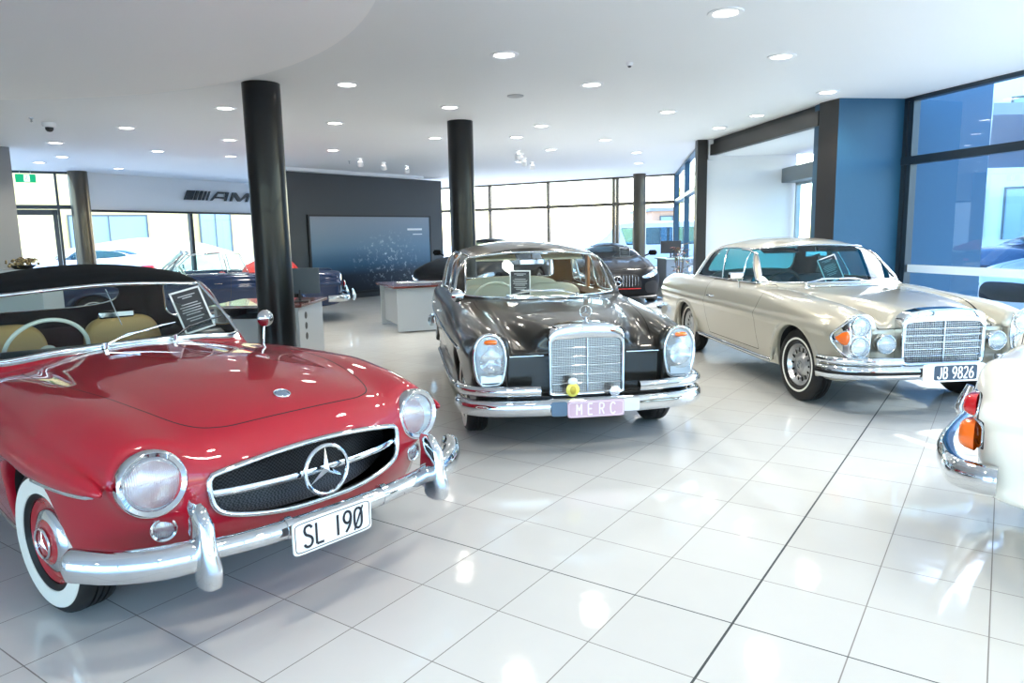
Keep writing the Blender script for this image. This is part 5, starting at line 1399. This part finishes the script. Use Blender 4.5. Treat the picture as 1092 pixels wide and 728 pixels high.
    S.build('windshield', gl, car); S.build_pair('side_window', gl, car); S.build('rear_window', gl, car)
    S.build_pair('headlight', mat('headlamp_clear', (.45, .55, .62), .08, .5, 1), car); S.build('grille', VOID, car); S.build_pair('air_intake', VOID, car)
    S.build_pair('tail_light', REDL, car)
    b = MB()
    if kind == 'gt':
        for i in range(15):
            y = -.44 + .88 * i / 14
            if abs(y) < .05: continue
            zb_, zt_ = (.40, .635) if abs(y) < .36 else (.42, .60)
            x = .93 - .28 * (abs(y) / .8) ** 2.6; b.tube([(x - .5 * (zb_ - .5) ** 2 + .01, y, zb_), (x + .012, y, .5), (x - .5 * (zt_ - .5) ** 2 + .01, y, zt_)], .005, 6)
        b.obj('grille_slats', DARKCH, car, smooth=50)
        star_badge('grille_star', .10, car, (.965, 0, .52), depth=.012)
        b = MB(); b.tube([(.93 - .28 * (abs(y) / .8) ** 2.6 + .01, y, .355) for y in np.linspace(-.5, .5, 15)], .008, 6); b.obj('red_trim', mat('red_trim', (.6, .02, .02), .3), car, smooth=50)
        b = MB(); b.tube([(.95 - .30 * (abs(y) / .8) ** 2.6 + .02, y, .17) for y in np.linspace(-.86, .86, 21)], .022, 8, flat=.6); b.obj('front_splitter', BLACK, car, smooth=50)
    for s in (-1, 1):
        b = MB(); p = S.hit([(1.3, .62 * s, .60), (1.3, .74 * s, .645), (1.3, .86 * s, .70)], 'x', 1.3); b.tube(p + [.006, 0, 0], .010, 6); b.obj('light_strip', mat('led_white', (.8, .9, 1), .2, emit=(.7, .85, 1), es=1.5), car, smooth=50)
        b = MB(); b.tube([(-.85, .80 * s, .98 + k * .6), (-.85, .90 * s, 1.02 + k * .6)], .018, 8); b.add(*rbox((-.86, .985 * s, 1.05 + k * .6), (.12, .19, .12), .6)); b.obj('door_mirror', pm, car, smooth=50)
        for x in (0, -2.63): wheel(car, x, (W - .135) * s, .345, .24, .245, 'spoke', False)
    b = MB(); b.box((-2.5, -.72, .2), (-.7, .72, .24)); b.box((-.72, -.72, .2), (-.68, .72, .85)); b.box((-2.55, -.7, .2), (-2.5, .7, .9)); b.box((-.95, -.66, .80), (-.70, .66, .94)); b.obj('cabin_tub', BLACK, car)
    for s in (-1, 1): seat(car, (-1.6, .38 * s, .38), .5, mat('black_leather', (.02, .02, .022), .5), back_h=.62)
    return car

def build_van(name, label, pos, rot, pm, gl):
    def F(x, y, z):
        ay = np.abs(y)
        top = crv([-4.2, -3.9, -1.1, -.6, -.1, .5, .9], [1.88, 1.98, 2.0, 1.92, 1.45, 1.10, .95])
        f = smax(z - top(x) + .04 * ay ** 2, ay - (.96 - .12 * np.maximum(z - 1.05, 0)), .16)
        f = smax(smax(f, x - (.85 - .2 * ay ** 2), .12), -4.15 - x, .14); f = smax(f, .28 - z, .05)
        for c in (0, -3.0): f = smax(f, -np.maximum(np.sqrt((x - c) ** 2 + (z - .36) ** 2) - .40, .6 - ay), .03)
        return f
    S = Surf(F, (-4.4, 0, .1), (1.1, 1.2, 2.15), .035)
    car = empty(name, pos, rot, label, 'van')
    for nm, pp in {'side_window': [(-.95, 1.15), (-.75, 1.72), (-1.55, 1.72), (-1.55, 1.15)], 'middle_window': [(-1.68, 1.15), (-1.68, 1.72), (-2.6, 1.72), (-2.6, 1.15)], 'rear_side_window': [(-2.75, 1.15), (-2.75, 1.72), (-3.7, 1.72), (-3.7, 1.15)]}.items():
        g = poly(pp); S.pair(nm, lambda V: np.maximum(g(V[:, 0], V[:, 2]) - .03, .5 - np.abs(V[:, 1])), .004)
    g2 = poly([(-.78, 1.3), (-.70, 1.78), (.70, 1.78), (.78, 1.3)]); S.panel('windshield', lambda V: np.maximum(g2(V[:, 1], V[:, 2]), -.9 - V[:, 0]), .004)
    S.panel('rear_window', lambda V: np.maximum(poly([(-.7, 1.2), (-.7, 1.75), (.7, 1.75), (.7, 1.2)])(V[:, 1], V[:, 2]), V[:, 0] + 3.9), .004)
    S.build('body', pm, car)
    for nm in ('side_window', 'middle_window', 'rear_side_window'): S.build_pair(nm, gl, car, 'side_window')
    S.build('windshield', gl, car); S.build('rear_window', gl, car)
    for s in (-1, 1):
        round_lamp('headlight', car, (.80, .68 * s, .78), .11, depth=.03)
        for x in (0, -3.0): wheel(car, x, .82 * s, .34, .2, .2, 'spoke', False)
        b = MB(); b.dome(ell(.06, .16, 16, (.82 * s, .95), 4), .02, 4, 'x', 0); b.v = [(-4.13 - v[0], v[1], v[2]) for v in b.v]; b.f = [f[::-1] for f in b.f]; b.obj('tail_light', REDL, car)
    q = MB(); q.add(*rbox((.86, 0, .45), (.12, 1.7, .16), .5)); q.obj('front_bumper', BLACK, car, smooth=40)
    return car

def build_desk(name, a, ux, L, Wd, zt, label, wood, lam, holes=False, group=None):
    """desk: a = floor corner nearest, ux = direction of the long side"""
    ux = np.array(ux, float) / np.linalg.norm(ux); rz = math.atan2(ux[1], ux[0])
    t = empty(name, (a[0], a[1], 0), rz, label, 'desk', group)
    b = MB(); b.box((-.06, -.06, zt - .035), (L + .06, Wd + .06, zt)); b.obj('desk_top', wood, t, bevel=.006)
    for x0 in (0, L - .04):
        p = MB(); p.box((x0, 0, 0.02), (x0 + .04, Wd, zt - .035)); q = p.obj('end_panel', lam, t, bevel=.004)
        if holes and x0 > 0:
            for i, z in enumerate((.58, .45, .32)):
                h = MB(); h.lathe([(.001, .002), (.042, .003), (.045, 0)], 24, 'x', c=(L + .001, .26, z)); h.obj('cable_port', BLACK, q, smooth=40)
    p = MB(); p.box((.04, Wd - .10, .10), (L - .04, Wd - .07, zt - .035)); p.obj('back_panel', lam, t)
    p = MB(); p.box((.08, .12, .04), (.48, Wd - .14, .56)); q = p.obj('drawer_unit', lam, t, bevel=.005)
    for z in (.12, .28, .44):
        h = MB(); h.box((.07, .16, z), (.082, Wd - .2, z + .13)); f = h.obj('drawer', lam, q, bevel=.003)
        h2 = MB(); h2.tube([(.062, .3, z + .08), (.062, .45, z + .08)], .005, 6); h2.obj('handle', ALU, f)
    return t

def build_items(R):
    D0, ud, nd, A0, u1, uw = R
    wood = noise_color(mat('burgundy_wood', (.10, .025, .02), .25, 0, .6), (.07, .018, .015), (.14, .035, .028), 6, 4); lam = mat('grey_laminate', (.40, .44, .47), .45)
    build_desk('desk', (-1.05, 11.55), (-.46, 1.14), 1.28, .82, .75, 'grey desk with a dark burgundy top standing behind the grey saloon', wood, lam, group=None)
    build_desk('desk', (-3.62, 8.62), (1.0, -.04), 1.04, .95, .74, 'grey desk with round cable ports beside the big black column', wood, lam, holes=True)
    t = empty('computer_monitor', (-2.66, 8.95, .74), 1.75, 'dark flat monitor standing edge-on beside the big black column', 'monitor')
    b = MB(); b.add(*rbox((0, 0, .26), (.03, .50, .32), .3)); b.obj('screen', mat('monitor_back', (.05, .07, .09), .4), t); b = MB(); b.tube([(0, 0, 0.01), (0, 0, .15)], .018, 10); b.box((-.09, -.11, 0), (.09, .11, .012)); b.obj('stand', BLACK, t)
    # ---- feature wall picture
    pm = mat('picture', (.2, .3, .4), .35); nt = pm.node_tree; N = nt.nodes; Lk = nt.links; bs = N['Principled BSDF']
    tc = N.new('ShaderNodeTexCoord'); sp = N.new('ShaderNodeSeparateXYZ'); rp = N.new('ShaderNodeValToRGB'); Lk.new(tc.outputs['Generated'], sp.inputs[0]); 
    Lk.new(sp.outputs['Z'], rp.inputs[0]); el = rp.color_ramp.elements; el[0].position = 0; el[0].color = (.006, .010, .018, 1); el[1].position = 1; el[1].color = (.24, .29, .36, 1)
    for p_, c_ in ((.22, (.012, .022, .04, 1)), (.36, (.04, .11, .19, 1)), (.60, (.12, .21, .31, 1))): e = el.new(p_); e.color = c_
    vo = N.new('ShaderNodeTexNoise'); vo.inputs['Scale'].default_value = 26; vo.inputs['Detail'].default_value = 6; vo.inputs['Roughness'].default_value = .75
    mpn = N.new('ShaderNodeMapping'); mpn.inputs['Scale'].default_value = (1, .6, .5); Lk.new(tc.outputs['Generated'], mpn.inputs[0]); Lk.new(mpn.outputs[0], vo.inputs['Vector'])
    r2 = N.new('ShaderNodeValToRGB'); r2.color_ramp.elements[0].position = .55; r2.color_ramp.elements[1].position = .64; Lk.new(vo.outputs['Fac'], r2.inputs[0])
    gd = N.new('ShaderNodeTexGradient'); gd.gradient_type = 'SPHERICAL'; gm = N.new('ShaderNodeMapping'); gm.inputs['Location'].default_value = (-1.75, 0, -.95); gm.inputs['Scale'].default_value = (2.9, 0.001, 2.3)
    Lk.new(tc.outputs['Generated'], gm.inputs[0]); Lk.new(gm.outputs[0], gd.inputs[0])
    mu = N.new('ShaderNodeMath'); mu.operation = 'MULTIPLY'; mu.use_clamp = True; Lk.new(r2.outputs[0], mu.inputs[0]); Lk.new(gd.outputs['Fac'], mu.inputs[1])
    mx = N.new('ShaderNodeMixRGB'); Lk.new(mu.outputs[0], mx.inputs[0]); Lk.new(rp.outputs[0], mx.inputs[1]); mx.inputs[2].default_value = (.75, .9, 1, 1)
    Lk.new(mx.outputs[0], bs.inputs['Base Color'])
    ang = math.atan2(ud[1], ud[0]); 
    def onwall(c, off): p = D0 + ud * c + nd * off; return (p[0], p[1])
    PL0, PL1 = .72, 4.72
    t = empty('wall_picture', (*onwall((PL0 + PL1) / 2, .0), 0), ang, 'large blue photographic panel with white sparkles on the dark feature wall', 'picture')
    hw = (PL1 - PL0) / 2
    b = MB(); b.box((-hw, -.03, .18), (hw, -.005, 2.05)); b.obj('panel', pm, t, smooth=30)
    b = MB()
    for lo, hi in (((-hw - .05, -.045, .12), (-hw, -.002, 2.09)), ((hw, -.045, .12), (hw + .05, -.002, 2.09)), ((-hw - .05, -.045, 2.05), (hw + .05, -.002, 2.09)), ((-hw - .05, -.045, .12), (hw + .05, -.002, .18))): b.box(lo, hi)
    b.obj('frame', BLACK, t)
    for z, w_ in ((1.72, .55), (1.60, .35)):
        b = MB(); b.box((1.70 - w_, -.034, z - .022), (1.70, -.030, z + .028 * (w_ > .4))); b.obj('lettering', mat('letter_white', (.8, .85, .9), .5), t)
    # ---- wall lettering on the white band
    aa = math.atan2(u1[1], u1[0]); lg = mat('sign_black', (.015, .02, .025), .4)
    s0 = 4.3 - .72
    p = A0 + u1 * 2.78 + np.array([u1[1], -u1[0]]) * .02
    t = empty('wall_sign', (p[0], p[1], 2.74), aa, 'black AMG lettering with slanted bars on the white band above the windows', 'sign')
    t.scale = (.74, 1, .88); x = 0
    for i, (w_, g_) in enumerate(((.34, .05), (.13, .06), (.11, .07), (.09, .08), (.07, .09))):
        b = MB(); sh = .16; b.prism([(x, -.14), (x + w_, -.14), (x + w_ + sh, .14), (x + sh, .14)], 0, .03, 'z', M=lambda V: np.stack([V[:, 0], -V[:, 2], V[:, 1]], 1)); b.obj('slanted_bar', lg, t); x += w_ + g_
    def glyph(polys, x0, w, nm):
        for pl_ in polys:
            b = MB(); b.prism([(x0 + a * w + .57 * (c - .5) * .28, (c - .5) * .28) for a, c in pl_], 0, .03, 'z', M=lambda V: np.stack([V[:, 0], -V[:, 2], V[:, 1]], 1)); b.obj(nm, lg, t)
    glyph([[(0, 0), (.13, 0), (.32, .62), (.28, 1)], [(.28, 1), (.30, .78), (.70, .78), (.72, 1)], [(.87, 0), (1, 0), (1, 1), (.72, 1), (.84, .7)], [(.22, .26), (.9, .26), (.9, .44), (.28, .44)]], x + .1, .74, 'letter')
    glyph([[(0, 0), (.12, 0), (.12, 1), (0, 1)], [(.12, 1), (.12, .66), (.44, 0), (.56, 0), (.56, .3), (.2, 1)], [(.56, .3), (.56, 0), (.88, .66), (.88, 1), (.8, 1)], [(.88, 0), (1, 0), (1, 1), (.88, 1)]], x + 1.0, .86, 'letter')
    glyph([[(0, 0), (.14, 0), (.14, 1), (0, 1)], [(.14, .8), (1, .8), (1, 1), (.14, 1)], [(.14, 0), (1, 0), (1, .2), (.14, .2)], [(.86, .2), (1, .2), (1, .55), (.5, .55), (.5, .4), (.86, .4)]], x + 2.02, .82, 'letter')
    # ---- exit sign
    c = np.array([-12.4, 15.10]) + uw * 1.98 + np.array([uw[1], -uw[0]]) * .25
    t = empty('exit_sign', (c[0], c[1], 2.97), math.atan2(uw[1], uw[0]), 'green emergency exit sign with a white running figure hanging above the glazed door', 'sign')
    b = MB(); b.box((-.19, -.02, -.09), (.19, .02, .09)); b.obj('sign_box', mat('exit_green', (.0, .30, .12), .4, emit=(0, .5, .2), es=.25), t)
    ew = mat('exit_white', (.9, .95, .92), .4, emit=(.9, 1, .95), es=.5)
    b = MB(); b.box((-.03, -.024, -.07), (.075, -.021, .07)); b.obj('door_symbol', ew, t)
    b = MB(); b.lathe([(.001, 0), (.013, 0)], 12, 'y', c=(.02, -.027, .045)); b.tube([(.02, -.026, .028), (.01, -.026, -.008), (.035, -.026, -.03), (.03, -.026, -.055)], .007, 6); b.tube([(.01, -.026, -.008), (-.012, -.026, -.04)], .007, 6); b.tube([(-.012, -.026, .015), (.02, -.026, .025), (.045, -.026, .008)], .005, 6)
    b.obj('running_figure', mat('exit_dark', (.0, .25, .14), .4), t)
    b = MB()
    for x_ in (-.1, .1): b.tube([(x_, 0, .09), (x_, 0, .18)], .006, 6)
    b.obj('hanger', ALU, t)
    # ---- counter with screen and plant by the side glazing
    t = empty('service_counter', (3.72, 16.4, 0), .15, 'low grey counter with a pale glass top near the side glazing', 'counter')
    b = MB(); b.box((-.26, -.3, .02), (.26, .3, .90)); b.obj('counter_base', mat('counter_grey', (.18, .22, .26), .4), t, bevel=.01)
    b = MB(); b.box((-.30, -.36, .90), (.30, .36, .93)); b.obj('glass_top', mat('pale_top', (.5, .68, .62), .15), t, bevel=.005)
    t = empty('display_screen', (3.66, 16.3, .93), -.05, 'black screen on a stalk standing on the grey counter', 'screen')
    b = MB(); b.add(*rbox((0, 0, .24), (.46, .04, .28), .3)); b.obj('screen', BLACK, t); b = MB(); b.tube([(0, 0, .01), (0, 0, .12)], .02, 8); b.box((-.1, -.08, 0), (.1, .08, .012)); b.obj('stand', BLACK, t)
    random.seed(3)
    t = empty('potted_plant', (3.46, 14.6, 0), 0, 'dark potted plant with reddish leaves beside the dark door post', 'plant')
    b = MB(); b.lathe([(.001, 0), (.13, 0), (.17, .42), (.15, .42), (.14, .36), (.001, .36)], 24, 'z'); b.obj('pot', BLACK, t, smooth=40)
    b = MB()
    for i in range(70):
        a = random.uniform(0, 2 * PI); r = random.uniform(.03, .16); z = random.uniform(.5, 1.25); L = random.uniform(.10, .17); tl = random.uniform(-.6, .9)
        M = RT((r * math.cos(a), r * math.sin(a), z), ry=-tl, rz=a); b.add([(0, 0, 0), (L * .4, -L * .22, .01), (L, 0, -.01), (L * .4, L * .22, .01)], [(0, 1, 2, 3)], M)
    b.obj('foliage', noise_color(mat('plant_leaf', (.05, .07, .03), .5), (.16, .03, .02), (.04, .08, .03), 14, 2, .4, .55), t, smooth=None)
    b = MB()
    for i in range(5): b.tube([(.02 * math.cos(i), .02 * math.sin(i), .36), (.07 * math.cos(i * 1.3), .07 * math.sin(i * 1.3), .8), (.10 * math.cos(i * 1.3), .10 * math.sin(i * 1.3), 1.15)], .008, 6)
    b.obj('stem', mat('stem_brown', (.08, .05, .03), .7), t)
    # ---- plinth with dried flower arrangement at the left
    t = empty('display_plinth', (-6.95, 10.2, 0), .2, 'pale grey display plinth at the left behind the red roadster', 'plinth')
    b = MB(); b.box((-.35, -.35, 0), (.35, .35, 1.18)); b.obj('plinth_body', lam, t, bevel=.01)
    t = empty('dried_flower_bowl', (-6.95, 10.2, 1.18), 0, 'low bowl of gold and brown dried flowers on the pale plinth', 'flowers')
    b = MB(); b.lathe([(.001, 0), (.10, 0), (.17, .05), (.16, .055), (.09, .02), (.001, .02)], 28, 'z'); b.obj('bowl', BLACK, t, smooth=40)
    b = MB()
    for i in range(60):
        a = random.uniform(0, 2 * PI); r = random.uniform(0, .2) ; z = random.uniform(.05, .17) - r * .2; q = random.uniform(.012, .03)
        b.lathe([(.001, -q), (q * .8, -q * .5), (q, 0), (q * .8, q * .5), (.001, q)], 7, 'z', c=(r * math.cos(a), r * math.sin(a), z))
    b.obj('flower_heads', noise_color(mat('dried_gold', (.4, .25, .08), .6), (.55, .42, .2), (.08, .05, .03), 30, 2), t, smooth=60)

def build_outdoor():
    gm = noise_color(mat('concrete_paving', (.45, .46, .46), .8), (.42, .43, .43), (.50, .50, .49), .6, 4)
    g = MB(); g.box((-80, -40, -.14), (80, 120, -.07)); q = g.obj('ground', gm, None); q['kind'] = 'structure'
    pc = paint('white_car_paint', (.70, .73, .76), rough=.3); dkp = paint('dark_blue_paint', (.02, .05, .10), .3, rough=.25)
    gl = glass('blue_car_glass', (.25, .42, .5))
    build_sports('parked_car', 'dark blue car parked outside the right-hand glass wall, red tail light towards the showroom', (14.3, 16.6, -.07), math.radians(12), dkp, .04, gl, kind='sedan')
    build_sports('parked_car', 'white car parked outside the right-hand glass wall in front of the dark blue one', (8.9, 11.75, -.07), math.radians(192), pc, .04, gl, kind='sedan')
    build_sports('parked_car', 'white car parked outside the glazed door at the far left', (-15.6, 23.5, -.07), math.radians(200), pc, .04, gl, kind='sedan')
    build_van('parked_van', 'white minibus with blue-tinted windows parked outside behind the black sports coupe', (3.6, 28.2, -.07), math.radians(174), pc, gl)
    yel = mat('yellow_render', (.80, .60, .25), .8); whr = mat('white_render', (.78, .77, .74), .8)
    def building(name, label, a, b, dep, h, m, openings, om):
        a, b = np.array(a, float), np.array(b, float); u = (b - a) / np.linalg.norm(b - a); rz = math.atan2(u[1], u[0]); L = np.linalg.norm(b - a)
        t = empty(name, (a[0], a[1], -.07), rz, label, 'building')
        k = MB(); k.box((0, 0, 0), (L, dep, h)); k.obj('wall', m, t); k = MB(); k.box((-.2, -.25, h), (L + .2, dep + .2, h + .25)); k.obj('roof_edge', mat('roof_grey', (.3, .3, .32), .7), t)
        for x0, x1, z0, z1 in openings:
            k = MB(); k.box((x0, -.06, z0), (x1, .02, z1)); f = k.obj('window', om, t); k = MB()
            k.box((x0 - .08, -.10, z1), (x1 + .08, 0, z1 + .08)); k.box((x0 - .08, -.10, z0), (x0, 0, z1)); k.box((x1, -.10, z0), (x1 + .08, 0, z1)); k.box(((x0 + x1) / 2 - .03, -.09, z0), ((x0 + x1) / 2 + .03, 0, z1)); k.obj('frame', mat('frame_dark', (.1, .12, .12), .5), f)
        return t
    wb = mat('far_window', (.30, .42, .52), .2)
    building('yellow_building', 'yellow rendered building with dark framed windows seen through the windows left of the big column', (-25.0, 36), (-8.0, 48), 8, 7, yel, [(2.6, 6.2, .1, 3.0), (9.0, 10.6, .6, 3.2), (13, 15, .6, 3.0)], wb)
    building('white_building', 'white rendered building left of the yellow one beyond the street', (-49, 25), (-26.5, 34.5), 8, 8, whr, [(4, 7, 1, 3.2), (11, 14, 1, 3.2), (17, 20, 1, 3.2)], wb)
    building('brick_shop', 'low orange brick shop with a grey roof seen far off past the side glazing', (9.9, 50), (13.6, 50), 8, 3.0, mat('orange_brick', (.60, .36, .24), .8), [(.6, 2.2, .8, 2.6), (2.9, 4.4, .8, 2.6)], wb)
    building('office_block', 'pale office block with gridded windows outside the right-hand glass wall', (15.0, 34), (34, 16), 10, 12, whr, [(x, x + 2.2, z, z + 2.0) for x in (1, 4, 7, 10, 13, 16, 19, 22) for z in (1.0, 4.5, 8)], wb)
    # dry grassy bank
    b = MB(); V = []; F = []; nx, ny = 30, 12
    for i in range(nx + 1):
        for j in range(ny + 1):
            x, y = i / nx, j / ny; hh = 1.75 * math.sin(PI * x) ** .7 * math.sin(PI * y) ** .8 * (1 + .08 * math.sin(9 * x + 4 * y)); V.append((-22 + 12 * x, 25.5 + 6 * y + 3.5 * x, -.1 + hh))
    for i in range(nx):
        for j in range(ny): k = i * (ny + 1) + j; F.append((k, k + ny + 1, k + ny + 2, k + 1))
    b.add(V, F); q = b.obj('grassy_bank', noise_color(mat('dry_grass', (.5, .42, .28), .9), (.55, .42, .30), (.42, .44, .26), 2.5, 5), None, smooth=60); tag(q, 'low dry grassy bank beyond the windows behind the blue cabriolet', 'bank')
    t = empty('street_sign', (7.2, 30, -.07), 0, 'tall yellow street banner outside past the side glazing', 'sign')
    b = MB(); b.tube([(0, 0, 0), (0, 0, 3.6)], .05, 8); b.obj('pole', DARKCH, t); b = MB(); b.box((-.35, -.03, 1.3), (.02, .03, 3.4)); b.obj('banner', mat('banner_yellow', (.9, .65, .02), .6), t)
ENERGY_DOWN = 40.
def setup_cam():
    import mathutils
    H = 1.52; f, p, r = 757.7, .1490, .0207
    c = bpy.data.cameras.new('camera'); o = bpy.data.objects.new('camera', c); COL.objects.link(o)
    c.sensor_width = 36; c.lens = f / 1092 * 36; c.clip_start = .05; c.clip_end = 400
    cp, sp = math.cos(p), math.sin(p); cr_, sr = math.cos(r), math.sin(r)
    fwd = mathutils.Vector((0, cp, -sp)); down = mathutils.Vector((0, -sp, -cp)); right = mathutils.Vector((1, 0, 0))
    R, D = cr_ * right + sr * down, -sr * right + cr_ * down
    M = mathutils.Matrix((R, -D, -fwd)).transposed().to_4x4(); M.translation = (0, 0, H)
    o.matrix_world = M; SC.camera = o
    v = SC.view_settings; v.view_transform = 'Standard'; v.look = 'None'; v.gamma = 1; v.use_curve_mapping = False; v.exposure = EXPOSURE
EXPOSURE = 1.5
def lights():
    w = bpy.data.worlds.new('sky'); SC.world = w; w.use_nodes = True; nt = w.node_tree; bg = nt.nodes['Background']
    s = nt.nodes.new('ShaderNodeTexSky'); s.sky_type = 'NISHITA'; s.sun_disc = False; s.sun_elevation = math.radians(36); s.sun_rotation = math.radians(57); s.air_density = 1.0; s.dust_density = 1.2; s.ozone_density = 1.5
    hs = nt.nodes.new('ShaderNodeHueSaturation'); hs.inputs['Saturation'].default_value = 1.3
    nt.links.new(s.outputs[0], hs.inputs['Color']); nt.links.new(hs.outputs[0], bg.inputs[0]); bg.inputs[1].default_value = SKY
    l = bpy.data.lights.new('sun', 'SUN'); l.energy = SUN; l.angle = math.radians(.6); l.color = (1, .95, .86)
    o = bpy.data.objects.new('sun', l); COL.objects.link(o)
    import mathutils
    d = mathutils.Vector((-.80, -.50, -.86))
    o.rotation_euler = d.to_track_quat('-Z', 'Y').to_euler()
    SC.cycles.max_bounces = 8; SC.cycles.transparent_max_bounces = 24; SC.cycles.glossy_bounces = 4; SC.cycles.diffuse_bounces = 4
    SC.cycles.sample_clamp_indirect = 8; SC.cycles.caustics_reflective = False; SC.cycles.caustics_refractive = False
SKY = .5; SUN = 4.
setup_cam(); lights()
R_ = build_room(); build_ceiling_items(); build_items(R_); build_outdoor()
if 1:
    build_red(); build_sedan(); build_coupe(); build_white(); build_blue()
    blk_p = paint('black_lacquer', (.003, .004, .006), rough=.2, back=(.01, .01, .01), coat=.12)
    gt = build_sports('sports_coupe', 'black sports coupe with a vertical slat grille parked behind the grey saloon', (2.27, 15.75), math.radians(-93), blk_p)
    placard(gt, (-.98, .36, .97), 0, .4, 'black information card inside the windscreen of the black sports coupe', w=.24, h=.22)
    build_sports('black_saloon', 'black saloon half hidden behind the grey desk and the second black column', (-1.1, 15.4), math.radians(-112), blk_p, kind='sedan')
